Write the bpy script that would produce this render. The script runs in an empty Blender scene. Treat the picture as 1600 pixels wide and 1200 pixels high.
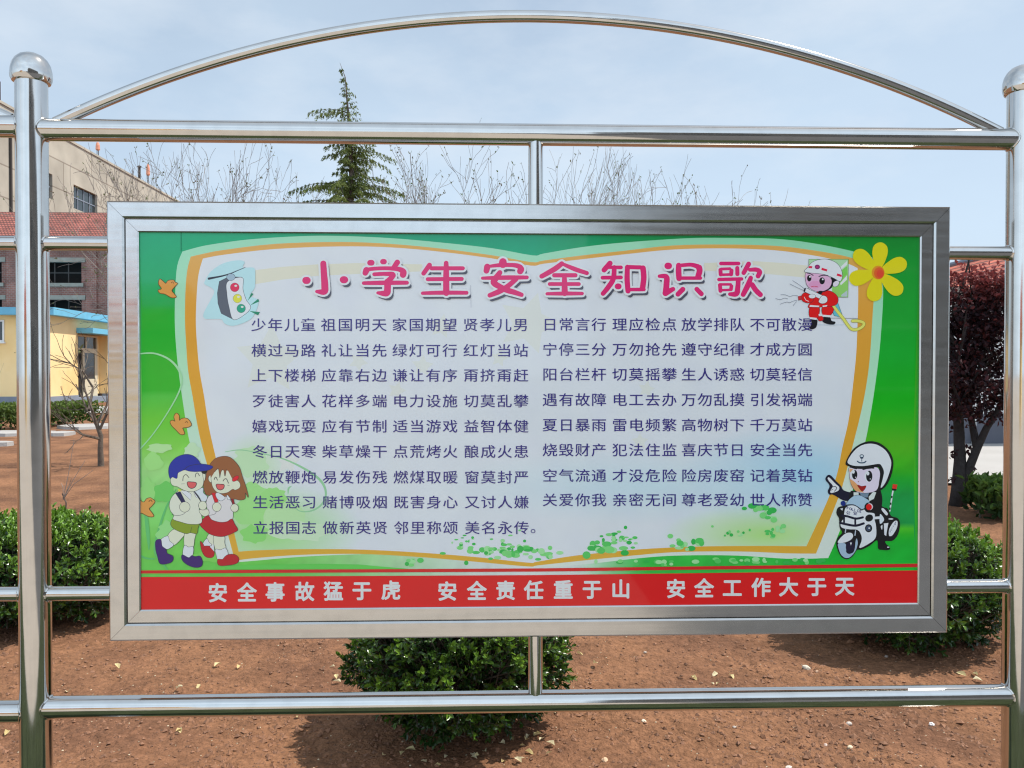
import bpy, bmesh, math, random
import numpy as np
from mathutils import Vector, Matrix, noise
from mathutils.geometry import delaunay_2d_cdt

S = bpy.context.scene
COL = S.collection
R = math.radians

# ------------------------------------------------------------------ camera
EYE = Vector((-0.133, -2.15, 1.45))
YAW, PITCH, ROLL = R(1.90), R(-0.772), R(0.028)
FPX = 1290.0                                   # focal length in pixels of the 1600 px wide photograph
fwd = Vector((math.sin(YAW)*math.cos(PITCH), math.cos(YAW)*math.cos(PITCH), math.sin(PITCH)))
rgt0 = Vector((math.cos(YAW), -math.sin(YAW), 0)); up0 = rgt0.cross(fwd)
rgt = math.cos(ROLL)*rgt0 + math.sin(ROLL)*up0
upv = -math.sin(ROLL)*rgt0 + math.cos(ROLL)*up0
cd = bpy.data.cameras.new('camera'); cam = bpy.data.objects.new('camera', cd); COL.objects.link(cam)
cam.matrix_world = Matrix(((rgt.x, upv.x, -fwd.x, EYE.x), (rgt.y, upv.y, -fwd.y, EYE.y), (rgt.z, upv.z, -fwd.z, EYE.z), (0, 0, 0, 1)))
cd.sensor_fit = 'HORIZONTAL'; cd.sensor_width = 36; cd.lens = FPX/1600*36
cd.clip_start = 0.05; cd.clip_end = 3000
S.camera = cam

# ------------------------------------------------------------------ world, sun, exposure
SUN_EL, SUN_AZ = R(61), R(14)                  # azimuth from +X towards +Y
world = bpy.data.worlds.new('World'); S.world = world; world.use_nodes = True
wn = world.node_tree; wn.nodes.clear()
def wnode(t, **k):
    n = wn.nodes.new(t)
    for a, b in k.items(): setattr(n, a, b)
    return n
sky = wnode('ShaderNodeTexSky', sky_type='NISHITA', sun_disc=False, sun_elevation=SUN_EL, sun_rotation=R(90)-SUN_AZ,
            altitude=50, air_density=1.0, dust_density=2.5, ozone_density=1.0)
tc = wnode('ShaderNodeTexCoord'); mp = wnode('ShaderNodeMapping'); mp.inputs['Scale'].default_value = (1.1, 1.1, 2.6)
nz = wnode('ShaderNodeTexNoise'); nz.inputs['Scale'].default_value = 1.3; nz.inputs['Detail'].default_value = 5; nz.inputs['Roughness'].default_value = 0.55
rp = wnode('ShaderNodeMapRange'); rp.inputs['From Min'].default_value = 0.40; rp.inputs['From Max'].default_value = 0.68
rp.inputs['To Min'].default_value = 0.60; rp.inputs['To Max'].default_value = 0.88
mx = wnode('ShaderNodeMix', data_type='RGBA'); mx.inputs['B'].default_value = (6.4, 7.2, 8.3, 1)
bgn = wnode('ShaderNodeBackground'); bgn.inputs['Strength'].default_value = 0.10
wo = wnode('ShaderNodeOutputWorld')
L = wn.links.new
L(tc.outputs['Generated'], mp.inputs['Vector']); L(mp.outputs['Vector'], nz.inputs['Vector']); L(nz.outputs['Fac'], rp.inputs['Value'])
n2_ = wnode('ShaderNodeTexNoise'); n2_.inputs['Scale'].default_value = 2.4; n2_.inputs['Detail'].default_value = 6; n2_.inputs['Roughness'].default_value = .6; L(mp.outputs['Vector'], n2_.inputs['Vector'])
r2_ = wnode('ShaderNodeMapRange'); r2_.inputs['From Min'].default_value = .46; r2_.inputs['From Max'].default_value = .72; r2_.inputs['To Max'].default_value = .55; L(n2_.outputs['Fac'], r2_.inputs['Value'])
mc_ = wnode('ShaderNodeMix', data_type='RGBA'); mc_.inputs['B'].default_value = (6.6, 7.1, 7.7, 1); L(mx.outputs['Result'], mc_.inputs['A']); L(r2_.outputs['Result'], mc_.inputs['Factor']); L(mc_.outputs['Result'], bgn.inputs['Color'])
sp = wnode('ShaderNodeSeparateXYZ'); L(tc.outputs['Generated'], sp.inputs[0])
gl = wnode('ShaderNodeMapRange'); gl.inputs['From Min'].default_value = 0.15; gl.inputs['From Max'].default_value = -0.75; gl.inputs['To Min'].default_value = 1.0; gl.inputs['To Max'].default_value = 2.1
L(sp.outputs['Y'], gl.inputs['Value']); vs_ = wnode('ShaderNodeVectorMath', operation='SCALE'); vs_.inputs[0].default_value = (4.95, 6.12, 7.35)
hz = wnode('ShaderNodeMapRange'); hz.inputs['From Min'].default_value = 0.10; hz.inputs['From Max'].default_value = 0.42; hz.inputs['To Min'].default_value = 1.14; hz.inputs['To Max'].default_value = 0.96
L(sp.outputs['Z'], hz.inputs['Value']); hm = wnode('ShaderNodeMath', operation='MULTIPLY'); L(gl.outputs['Result'], hm.inputs[0]); L(hz.outputs['Result'], hm.inputs[1])
L(hm.outputs[0], vs_.inputs['Scale']); L(vs_.outputs[0], mx.inputs['B'])
L(rp.outputs['Result'], mx.inputs['Factor']); L(sky.outputs['Color'], mx.inputs['A']); 
L(bgn.outputs['Background'], wo.inputs['Surface'])
sd = bpy.data.lights.new('sun', 'SUN'); sd.energy = 4.3; sd.angle = R(0.53); sd.color = (1.0, 0.95, 0.87)
sun = bpy.data.objects.new('sun', sd); COL.objects.link(sun)
SDIR = Vector((math.cos(SUN_EL)*math.cos(SUN_AZ), math.cos(SUN_EL)*math.sin(SUN_AZ), math.sin(SUN_EL)))
sun.rotation_euler = SDIR.to_track_quat('Z', 'Y').to_euler(); sun.location = (20, 6, 30)
S.view_settings.view_transform = 'Standard'; S.view_settings.look = 'None'
S.view_settings.exposure = 0.35; S.view_settings.gamma = 1.0
S.cycles.filter_width = 1.2; S.cycles.max_bounces = 8; S.cycles.use_denoising = True

# ------------------------------------------------------------------ helpers: pixels to places, colours, meshes
def ray(px, py): return fwd + rgt*((px-800)/FPX) - upv*((py-600)/FPX)
def G(px, py, z=0.0):                          # point of the ground under a pixel of the photograph
    d = ray(px, py); return EYE + d*((z-EYE.z)/d.z)
def A(px, py, Y):                              # point in the vertical plane at depth Y
    d = ray(px, py); return EYE + d*((Y-EYE.y)/d.y)
def s2l(c): 
    c /= 255.0
    return c/12.92 if c <= 0.04045 else ((c+0.055)/1.055)**2.4
def rgb(r, g, b, k=1.0): return (s2l(r)*k, s2l(g)*k, s2l(b)*k, 1)
WHITE = (s2l(203), s2l(207), s2l(215))
def ink(r, g, b):                              # print colour, as albedo, from how it looks in the shade of the case
    return tuple(max(0.006, min(0.86, (s2l(v)-0.02)/(w-0.02)*0.84)) for v, w in zip((r, g, b), WHITE)) + (1,)

def tag(o, label=None, cat=None, group=None, kind=None):
    if label: o['label'] = label
    if cat: o['category'] = cat
    if group: o['group'] = group
    if kind: o['kind'] = kind
    return o
def empty(name, loc=(0, 0, 0), rz=0.0):
    o = bpy.data.objects.new(name, None); COL.objects.link(o); o.location = loc; o.rotation_euler = (0, 0, rz)
    o.empty_display_size = 0.2
    return o

class MB:
    def __init__(self): self.v = []; self.f = []; self.c = []; self.col = (1, 1, 1, 1)
    def add(self, vs, fs, col=None):
        n = len(self.v); self.v.extend([tuple(p) for p in vs]); c = col or self.col
        for f in fs: self.f.append(tuple(i+n for i in f)); self.c.append(c)
    def box(self, a, b, col=None, M=None):
        (x0, y0, z0), (x1, y1, z1) = a, b
        vs = [(x0,y0,z0),(x1,y0,z0),(x1,y1,z0),(x0,y1,z0),(x0,y0,z1),(x1,y0,z1),(x1,y1,z1),(x0,y1,z1)]
        if M: vs = [M @ Vector(p) for p in vs]
        self.add(vs, [(0,3,2,1),(4,5,6,7),(0,1,5,4),(1,2,6,5),(2,3,7,6),(3,0,4,7)], col)
    def tube(self, path, rad, n=12, cap=True, col=None):
        P = [Vector(p) for p in path]; m = len(P)
        if not isinstance(rad, (list, tuple)): rad = [rad]*m
        t0 = (P[1]-P[0]).normalized()
        ref = Vector((0, 0, 1)) if abs(t0.z) < 0.9 else Vector((1, 0, 0))
        u = t0.cross(ref).normalized(); vs = []
        for i in range(m):
            t = (P[min(i+1, m-1)]-P[max(i-1, 0)]).normalized()
            u = (u - t*u.dot(t)).normalized(); w = t.cross(u)
            for k in range(n):
                a = 2*math.pi*k/n; vs.append(P[i]+(u*math.cos(a)+w*math.sin(a))*rad[i])
        fs = [(i*n+k, i*n+(k+1) % n, (i+1)*n+(k+1) % n, (i+1)*n+k) for i in range(m-1) for k in range(n)]
        if cap: fs += [tuple(range(n-1, -1, -1)), tuple(range((m-1)*n, m*n))]
        self.add(vs, fs, col)
    def lathe(self, prof, c=(0, 0, 0), n=32, col=None):
        vs = [(c[0]+r*math.cos(2*math.pi*k/n), c[1]+r*math.sin(2*math.pi*k/n), c[2]+z) for r, z in prof for k in range(n)]
        fs = [(i*n+k, i*n+(k+1) % n, (i+1)*n+(k+1) % n, (i+1)*n+k) for i in range(len(prof)-1) for k in range(n)]
        fs += [tuple(range(n-1, -1, -1)), tuple(range((len(prof)-1)*n, len(prof)*n))]
        self.add(vs, fs, col)
    def build(self, name, mat, parent=None, smooth=False, sharp=None):
        me = bpy.data.meshes.new(name); me.from_pydata(self.v, [], self.f)
        at = me.attributes.new('Col', 'FLOAT_COLOR', 'CORNER')
        cnt = np.array([len(f) for f in self.f]); cc = np.repeat(np.array(self.c, dtype=np.float32).reshape(-1, 4), cnt, axis=0)
        at.data.foreach_set('color', cc.ravel())
        if smooth: me.polygons.foreach_set('use_smooth', [True]*len(me.polygons))
        me.materials.append(mat); me.update()
        if smooth and sharp: me.set_sharp_from_angle(angle=R(sharp))
        o = bpy.data.objects.new(name, me); COL.objects.link(o)
        if parent: o.parent = parent
        return o

def material(name, base=(0.5, 0.5, 0.5, 1), rough=0.6, metal=0.0, attr=False, var=0.0, scale=5.0, bump=0.0, bscale=None, coat=0.0, spec=0.5, sub=None, alt=None, altscale=1.0, detail=4):
    m = bpy.data.materials.new(name); m.use_nodes = True; nt = m.node_tree; p = nt.nodes['Principled BSDF']
    p.inputs['Roughness'].default_value = rough; p.inputs['Metallic'].default_value = metal
    p.inputs['Specular IOR Level'].default_value = spec; p.inputs['Coat Weight'].default_value = coat; p.inputs['Coat Roughness'].default_value = 0.04
    tcn = nt.nodes.new('ShaderNodeTexCoord'); out = None
    if attr:
        a = nt.nodes.new('ShaderNodeAttribute'); a.attribute_name = 'Col'; out = a.outputs['Color']
    else:
        r_ = nt.nodes.new('ShaderNodeRGB'); r_.outputs[0].default_value = base; out = r_.outputs[0]
    if alt:
        n2 = nt.nodes.new('ShaderNodeTexNoise'); n2.inputs['Scale'].default_value = altscale; n2.inputs['Detail'].default_value = 6
        nt.links.new(tcn.outputs['Object'], n2.inputs['Vector'])
        mr2 = nt.nodes.new('ShaderNodeMapRange'); mr2.inputs['From Min'].default_value = .42; mr2.inputs['From Max'].default_value = .62
        nt.links.new(n2.outputs['Fac'], mr2.inputs['Value'])
        mm = nt.nodes.new('ShaderNodeMix'); mm.data_type = 'RGBA'; mm.inputs['B'].default_value = alt
        nt.links.new(mr2.outputs['Result'], mm.inputs['Factor']); nt.links.new(out, mm.inputs['A']); out = mm.outputs['Result']
    if var:
        n = nt.nodes.new('ShaderNodeTexNoise'); n.inputs['Scale'].default_value = scale; n.inputs['Detail'].default_value = detail
        nt.links.new(tcn.outputs['Object'], n.inputs['Vector'])
        mr = nt.nodes.new('ShaderNodeMapRange'); mr.inputs['From Min'].default_value = .25; mr.inputs['From Max'].default_value = .75
        mr.inputs['To Min'].default_value = 1-var; mr.inputs['To Max'].default_value = 1+var
        nt.links.new(n.outputs['Fac'], mr.inputs['Value'])
        vm = nt.nodes.new('ShaderNodeVectorMath'); vm.operation = 'SCALE'
        nt.links.new(out, vm.inputs[0]); nt.links.new(mr.outputs['Result'], vm.inputs['Scale']); out = vm.outputs[0]
    nt.links.new(out, p.inputs['Base Color'])
    if bump:
        n3 = nt.nodes.new('ShaderNodeTexNoise'); n3.inputs['Scale'].default_value = bscale or scale; n3.inputs['Detail'].default_value = 6
        nt.links.new(tcn.outputs['Object'], n3.inputs['Vector'])
        b = nt.nodes.new('ShaderNodeBump'); b.inputs['Strength'].default_value = bump; b.inputs['Distance'].default_value = 0.02
        nt.links.new(n3.outputs['Fac'], b.inputs['Height']); nt.links.new(b.outputs['Normal'], p.inputs['Normal'])
    return m

def metal(name, base, rough, brushed=None, wave=0.05):
    m = bpy.data.materials.new(name); m.use_nodes = True; nt = m.node_tree; p = nt.nodes['Principled BSDF']
    p.inputs['Base Color'].default_value = base; p.inputs['Metallic'].default_value = 1.0
    t = nt.nodes.new('ShaderNodeTexCoord'); mpn = nt.nodes.new('ShaderNodeMapping'); mpn.inputs['Scale'].default_value = brushed or (6, 6, 6)
    n = nt.nodes.new('ShaderNodeTexNoise'); n.inputs['Scale'].default_value = 1.0; n.inputs['Detail'].default_value = 6
    nt.links.new(t.outputs['Object'], mpn.inputs['Vector']); nt.links.new(mpn.outputs['Vector'], n.inputs['Vector'])
    mr = nt.nodes.new('ShaderNodeMapRange'); mr.inputs['From Min'].default_value = .3; mr.inputs['From Max'].default_value = .7
    mr.inputs['To Min'].default_value = rough*0.75; mr.inputs['To Max'].default_value = rough*1.35
    nt.links.new(n.outputs['Fac'], mr.inputs['Value']); nt.links.new(mr.outputs['Result'], p.inputs['Roughness'])
    b = nt.nodes.new('ShaderNodeBump'); b.inputs['Strength'].default_value = 0.05; b.inputs['Distance'].default_value = 0.002
    nt.links.new(n.outputs['Fac'], b.inputs['Height'])
    n2 = nt.nodes.new('ShaderNodeTexNoise'); n2.inputs['Scale'].default_value = 7; n2.inputs['Detail'].default_value = 1; nt.links.new(t.outputs['Object'], n2.inputs['Vector'])
    b2 = nt.nodes.new('ShaderNodeBump'); b2.inputs['Strength'].default_value = wave; b2.inputs['Distance'].default_value = 0.01
    nt.links.new(n2.outputs['Fac'], b2.inputs['Height']); nt.links.new(b.outputs['Normal'], b2.inputs['Normal']); nt.links.new(b2.outputs['Normal'], p.inputs['Normal'])
    # water marks and dust
    n4 = nt.nodes.new('ShaderNodeTexNoise'); n4.inputs['Scale'].default_value = 24; n4.inputs['Detail'].default_value = 8; nt.links.new(t.outputs['Object'], n4.inputs['Vector'])
    m4 = nt.nodes.new('ShaderNodeMapRange'); m4.inputs['From Min'].default_value = .45; m4.inputs['From Max'].default_value = .7; m4.inputs['To Min'].default_value = 1.0; m4.inputs['To Max'].default_value = .92
    nt.links.new(n4.outputs['Fac'], m4.inputs['Value']); v4 = nt.nodes.new('ShaderNodeVectorMath'); v4.operation = 'SCALE'; v4.inputs[0].default_value = base[:3]
    nt.links.new(m4.outputs['Result'], v4.inputs['Scale']); nt.links.new(v4.outputs[0], p.inputs['Base Color'])
    return m

M_TUBE = metal('polished_steel', (0.62, 0.60, 0.57, 1), 0.09, (3, 3, 3), .10)
M_FRAME = metal('satin_steel', (0.60, 0.59, 0.57, 1), 0.20, (2, 60, 60))
M_DARK = material('dark_seam', (0.02, 0.02, 0.02, 1), 0.7)
M_PRINT = material('printed_vinyl', attr=True, rough=0.5, coat=0.65, spec=0.2, var=0.025, scale=9)
M_PLAIN = material('coloured_surface', attr=True, rough=0.75, var=0.10, scale=7)

# ------------------------------------------------------------------ ground and setting
def gh(x, y):                                  # height of the earth
    n = 0.020*noise.fractal(Vector((x*0.9, y*0.9, 3.1)), 1.0, 2.0, 3) + 0.010*noise.fractal(Vector((x*5, y*5, 1.7)), 1.0, 2.1, 4)
    if abs(x) < 6 and y < 7:
        f_ = noise.noise(Vector((x*11, y*11, 9.3))); n += 0.017*max(0.0, f_)**1.2+0.008*noise.noise(Vector((x*24, y*24, 2.2)))
    k = max(0.0, min(1.0, (y-0.15)/0.6))
    return n*k - 0.002
def spread(lo, a, b, hi, step, grow=1.13):
    c = list(np.arange(a, b+1e-6, step)); s = step; x = b
    while x < hi: s *= grow; x += s; c.append(x)
    s = step; x = a
    while x > lo: s *= grow; x -= s; c.insert(0, x)
    return c
xs = spread(-900, -2.6, 3.0, 900, 0.019, 1.10); ys = spread(-1.2, 0.75, 3.6, 1500, 0.019, 1.07)
mb = MB(); W_ = len(xs)
mb.v = [(x, y, gh(x, y) if (abs(x) < 40 and y < 60) else -0.002) for y in ys for x in xs]
mb.f = [(j*W_+i, j*W_+i+1, (j+1)*W_+i+1, (j+1)*W_+i) for j in range(len(ys)-1) for i in range(W_-1)]
mb.c = [(1, 1, 1, 1)]*len(mb.f)
def earth():
    m = material('bare_earth', rgb(140, 100, 73), 0.95, var=0.26, scale=1.5, bump=1.0, bscale=55, spec=0.15, alt=rgb(112, 79, 59), altscale=1.4)
    nt = m.node_tree; p = nt.nodes['Principled BSDF']; src = p.inputs['Base Color'].links[0].from_socket
    t = nt.nodes.new('ShaderNodeTexCoord'); n = nt.nodes.new('ShaderNodeTexNoise'); n.inputs['Scale'].default_value = 26; n.inputs['Detail'].default_value = 8; n.inputs['Roughness'].default_value = .7
    nt.links.new(t.outputs['Object'], n.inputs['Vector'])
    r_ = nt.nodes.new('ShaderNodeMapRange'); r_.inputs['From Min'].default_value = .3; r_.inputs['From Max'].default_value = .66; r_.inputs['To Min'].default_value = .55; r_.inputs['To Max'].default_value = 1.22
    nt.links.new(n.outputs['Fac'], r_.inputs['Value'])
    v = nt.nodes.new('ShaderNodeVectorMath'); v.operation = 'SCALE'; nt.links.new(src, v.inputs[0]); nt.links.new(r_.outputs['Result'], v.inputs['Scale'])
    nt.links.new(v.outputs[0], p.inputs['Base Color'])
    return m
tag(mb.build('ground', earth(), smooth=True), kind='structure')

def sheet(name, pts, z, mat, kind='structure'):
    b = MB(); b.add([(p[0], p[1], z) for p in pts], [tuple(range(len(pts)))])
    return tag(b.build(name, mat), kind=kind)
M_CONC = material('pale_concrete', rgb(168, 158, 147), 0.85, var=0.08, scale=1.2, bump=0.3, bscale=30)
M_CONC2 = material('grey_paving', rgb(160, 156, 152), 0.85, var=0.10, scale=0.7, bump=0.3, bscale=20)
sheet('lawn', [(-30, -1.5), (30, -1.5), (30, 0.1), (-30, 0.1)], 0.012, material('lawn_green', (0.038, 0.052, 0.016, 1), 0.9, var=0.35, scale=6, bump=1.0, bscale=60))
sheet('pavement', [(-200, -300), (200, -300), (200, -1.5), (-200, -1.5)], 0.016, M_CONC)
sheet('dark_ground', [(1.6, -300), (200, -300), (200, -1.5), (0.9, -1.5)], 0.022, material('dark_ground_grey', rgb(84, 83, 84), 0.9, var=.15, scale=3, bump=.5, bscale=60))  # unseen dark ground, added so the frame's right side mirrors a darker tone
sheet('path', [(-90, 27.5), (-8, 27.5), (-8, 33.2), (-90, 33.2)], 0.03, M_CONC2)
sheet('pavement', [(3.5, 8.3), (60, 8.3), (60, 60), (3.5, 60)], 0.03, M_CONC2)

# ------------------------------------------------------------------ the notice board
ZC = 1.324; BW, BH = 1.10, 0.566               # half width, half height of the case
board = empty('notice_board', (0, 0.04, 0))
tag(board, 'stainless steel school notice board with arched top and a green poster of safety verses', 'notice board')
OFF = (0, -0.04, 0)
def part(b, name, mat, parent=board, smooth=False, sharp=None, off=True):
    o = b.build(name, mat, parent, smooth, sharp)
    if off and parent is board: o.location = OFF
    return o
PXL, PXR, PXN = -1.307, 1.3176, -3.93
Z_TOP, Z_BOT = ZC+0.756, ZC-0.7505
Z_UP, Z_LO = ZC+0.462, ZC-0.452
post_proto = {}
for px_, ztop in ((PXL, 2.212), (PXR, 2.214), (PXN, 2.212)):
    b = MB(); b.tube([(px_, .04, 0.0), (px_, .04, ztop)], 0.0385, 40); po = part(b, 'post', M_TUBE, smooth=True, sharp=40)
    b = MB(); b.lathe([(0.0375, -0.012), (0.045, -0.010), (0.0485, -0.002), (0.0495, 0.008), (0.0485, 0.022), (0.0450, 0.036), (0.0385, 0.048), (0.029, 0.0575), (0.0165, 0.0635), (0.002, 0.066)], (px_, .04, ztop), 40)
    b.build('cap', M_TUBE, po, True, 50)
    b = MB(); b.lathe([(0.075, 0.0), (0.075, 0.009), (0.045, 0.0095), (0.040, 0.03), (0.0388, 0.031)], (px_, .04, 0.012), 32); b.build('base_flange', M_TUBE, po, True, 40)
def rail(x0, x1, z, r, name='rail'):
    b = MB(); b.tube([(x0+(x1-x0)*i/8, .04, z) for i in range(9)], r, 32)
    for xe, sg in ((x0, 1), (x1, -1)):                       # weld bead along the saddle where the rail meets a post
        if min(abs(xe-q) for q in (PXL, PXR, PXN)) < 1e-6:
            rr_ = random.Random(int(z*1000)+sg)
            b.tube([(xe+sg*(math.sqrt(.0385**2-((r+.001)*math.cos(t))**2)+.001), .04+(r+.001)*math.cos(t), z+(r+.001)*math.sin(t)) for t in np.linspace(0, 2*math.pi, 41)], [.0022*rr_.uniform(.75, 1.3) for _ in range(41)], 6)
    part(b, name, M_TUBE, smooth=True, sharp=40)
for z, r in ((Z_TOP, .0285), (Z_BOT, .0285)):
    rail(PXL, PXR, z, r); rail(PXN, PXL, z+(0.008 if z > 1.3 else -0.01), r)
for z in (Z_UP, Z_LO):
    rail(PXL, -BW+.005, z, .0185); rail(BW-.005, PXR, z-0.012 if z > 1.3 else z, .0185)
    rail(PXN, PXL, z, .0185)
for z0, z1 in ((ZC+BH-.005, Z_TOP), (Z_BOT, ZC-BH+.005)):
    b = MB(); xc = A(837, 300, .04).x
    b.tube([(xc, .04, z0), (xc, .04, z1)], .0195, 28); part(b, 'stub_pipe', M_TUBE, smooth=True, sharp=40)
def arch(x0, x1, z0, rise):
    c = (x1-x0)/2; rad = (c*c+rise*rise)/(2*rise); xm = (x0+x1)/2; a1 = math.asin(c/rad); b = MB()
    b.tube([(xm+rad*math.sin(t), .04, z0+rise-rad+rad*math.cos(t)) for t in np.linspace(-a1, a1, 72)], .0155, 20)
    part(b, 'arch', M_TUBE, smooth=True, sharp=40)
ax0 = A(88, 190, .04).x; ax1 = A(1562, 196, .04).x
arch(ax0, ax1, Z_TOP+.018, A(800, 25, .04).z-Z_TOP-.018)
arch(PXN+.05, PXL-.05, Z_TOP+.026, 0.27)
b = MB(); b.box((-BW+.004, .012, ZC-BH+.004), (BW-.004, .090, ZC+BH-.004)); part(b, 'case', M_FRAME)
def ring(b, ox, oz, wdt, y0, y1, ch=0.0042, gap=0.0005):
    # four mitred bars of chamfered section between the outer half size (ox, oz) and the opening
    sec = [(0, y1), (0, y0+ch), (ch, y0), (wdt-ch, y0), (wdt, y0+ch), (wdt, y1)]
    for side in range(4):
        vs = []
        for e in (-1, 1):
            for d, y in sec:
                X, Z = ox-d, oz-d
                if side == 0: vs.append((e*(X-gap), y, ZC+Z))
                elif side == 1: vs.append((X, y, ZC-e*(Z-gap)))
                elif side == 2: vs.append((-e*(X-gap), y, ZC-Z))
                else: vs.append((-X, y, ZC+e*(Z-gap)))
        n = len(sec); fs = [(i, i+1, n+i+1, n+i) for i in range(n-1)] + [tuple(range(n-1, -1, -1)), tuple(range(n, 2*n))]
        b.add(vs, fs)
b = MB(); ring(b, BW, BH, .0435, 0.0, .0125); part(b, 'outer_frame', M_FRAME)
b = MB(); ring(b, BW-.0442, BH-.0442, .0350, .004, .0250, .003); part(b, 'inner_frame', M_FRAME)
PXW, PZH, PY = BW-.0442-.0340, BH-.0442-.0340, 0.0105     # poster half size and depth

# ---- the poster: flat print, laid out in the photograph's pixels on the poster's own plane
def PB(px, py, lay=0.0):
    q = A(px, py, PY); return (q.x, PY-0.000004*lay, q.z)
def smooth_pts(pts, closed=True, sub=6):
    n = len(pts); out = []
    rng = n if closed else n-1
    for i in range(rng):
        p0 = pts[(i-1) % n] if closed or i > 0 else pts[0]; p1 = pts[i]; p2 = pts[(i+1) % n]
        p3 = pts[(i+2) % n] if closed or i+2 < n else pts[-1]
        for k in range(sub):
            t = k/sub
            out.append(tuple(0.5*(2*p1[a]+(p2[a]-p0[a])*t+(2*p0[a]-5*p1[a]+4*p2[a]-p3[a])*t*t+(3*p1[a]-p0[a]-3*p2[a]+p3[a])*t**3) for a in range(len(p1))))
    if not closed: out.append(tuple(pts[-1]))
    return out
class Art:
    def __init__(self, base=1.0): self.b = MB(); self.lay = base; self.T = (0, 0, 1.0)
    def frame(self, ox, oy, s): self.T = (ox, oy, s); return self
    def tr(self, p): return (self.T[0]+p[0]/self.T[2], self.T[1]+p[1]/self.T[2])
    def face(self, pts, col):
        q = []
        for p in pts:
            if not q or abs(p[0]-q[-1][0])+abs(p[1]-q[-1][1]) > 0.02: q.append(p)
        if len(q) > 2 and abs(q[0][0]-q[-1][0])+abs(q[0][1]-q[-1][1]) < 0.02: q.pop()
        if len(q) < 3: return
        ar = sum(q[i][0]*q[(i+1) % len(q)][1]-q[(i+1) % len(q)][0]*q[i][1] for i in range(len(q)))
        if ar > 0: q = q[::-1]
        res = delaunay_2d_cdt([Vector(p) for p in q], [], [list(range(len(q)))], 1, 1e-4)
        vs, fs = res[0], res[2]
        # keep every visible face turned towards the viewer (-Y)
        FF = []
        for f in fs:
            a = sum(vs[f[i]].x*vs[f[(i+1) % len(f)]].y-vs[f[(i+1) % len(f)]].x*vs[f[i]].y for i in range(len(f)))
            FF.append(tuple(f) if a < 0 else tuple(f[::-1]))
        self.b.add([PB(v.x, v.y, self.lay) for v in vs], FF, col); self.lay += 1
    def shape(self, pts, col, line=0.0, lcol=None, sharp=False):
        q = [self.tr(p) for p in pts]
        if not sharp: q = smooth_pts(q)
        if line:
            ar = sum(q[i][0]*q[(i+1) % len(q)][1]-q[(i+1) % len(q)][0]*q[i][1] for i in range(len(q)))
            sg = 1 if ar > 0 else -1; o = []
            for i in range(len(q)):
                a, c = q[i-1], q[(i+1) % len(q)]; dx, dy = c[0]-a[0], c[1]-a[1]; l = math.hypot(dx, dy) or 1
                o.append((q[i][0]+sg*dy/l*line, q[i][1]-sg*dx/l*line))
            self.face(o, lcol or ink(45, 45, 60))
        self.face(q, col)
    def ell(self, cx, cy, rx, ry=None, col=None, line=0.0, lcol=None, rot=0.0):
        ry = ry or rx; c, s = math.cos(rot), math.sin(rot)
        pts = [(cx+rx*math.cos(t)*c-ry*math.sin(t)*s, cy+rx*math.cos(t)*s+ry*math.sin(t)*c) for t in np.linspace(0, 2*math.pi, 24, endpoint=False)]
        self.shape(pts, col, line, lcol, sharp=True)
    def stroke(self, pts, w, col, grow=0.0, dx=0, dy=0, raw=False):
        # ribbon with round ends; w is one width or one per point, in the units of the frame
        ws = list(w) if isinstance(w, (list, tuple)) else [w]*len(pts)
        q = [self.tr(p) + (ws[i]/self.T[2]/2,) for i, p in enumerate(pts)]
        q = smooth_pts(q, False, 6) if len(q) > 2 else q
        Lf, Rt = [], []; n = len(q)
        for i in range(n):
            a, c = q[max(i-1, 0)], q[min(i+1, n-1)]; ex, ey = c[0]-a[0], c[1]-a[1]; l = math.hypot(ex, ey) or 1
            h = q[i][2]+grow; nx, ny = -ey/l*h, ex/l*h
            Lf.append((q[i][0]+nx+dx, q[i][1]+ny+dy)); Rt.append((q[i][0]-nx+dx, q[i][1]-ny+dy))
        def capa(p, pdir, h):
            a0 = math.atan2(pdir[1], pdir[0]); return [(p[0]+dx+h*math.cos(a0+t), p[1]+dy+h*math.sin(a0+t)) for t in np.linspace(math.pi/2, -math.pi/2, 9)[1:-1]]
        e = (q[-1][0]-q[-2][0], q[-1][1]-q[-2][1]); s_ = (q[0][0]-q[1][0], q[0][1]-q[1][1])
        self.face(Lf + capa(q[-1], e, q[-1][2]+grow) + Rt[::-1] + capa(q[0], s_, q[0][2]+grow), col)
    def build(self, name): return self.b.build(name, M_PRINT, poster)

def lerp3(a, b, t): return tuple(a[i]+(b[i]-a[i])*t for i in range(3))
def ramp(stops, y):
    if y <= stops[0][0]: return stops[0][1]
    for (y0, c0), (y1, c1) in zip(stops, stops[1:]):
        if y <= y1: return lerp3(c0, c1, (y-y0)/(y1-y0))
    return stops[-1][1]
RL = [(355, (34, 158, 118)), (440, (26, 160, 104)), (478, (22, 160, 84)), (486, (16, 162, 58)), (560, (26, 166, 52)), (610, (34, 166, 50)), (612, (66, 176, 72)), (660, (100, 188, 62)), (700, (122, 194, 80)), (735, (150, 206, 128)), (800, (124, 200, 112)), (860, (112, 192, 84)), (885, (100, 188, 84))]  # left margin; teal above the step paints in a sky reflection
RM = [(355, (34, 140, 112)), (398, (32, 158, 120)), (860, (205, 212, 215)), (890, (196, 206, 205))]
RR = [(355, (0, 124, 58)), (420, (0, 144, 58)), (560, (6, 160, 56)), (640, (46, 166, 40)), (695, (84, 168, 26)), (735, (60, 164, 44)), (775, (10, 146, 74)), (818, (4, 148, 76)), (821, (96, 190, 52)), (832, (60, 178, 50)), (850, (34, 164, 58)), (885, (44, 176, 62))]
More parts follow.
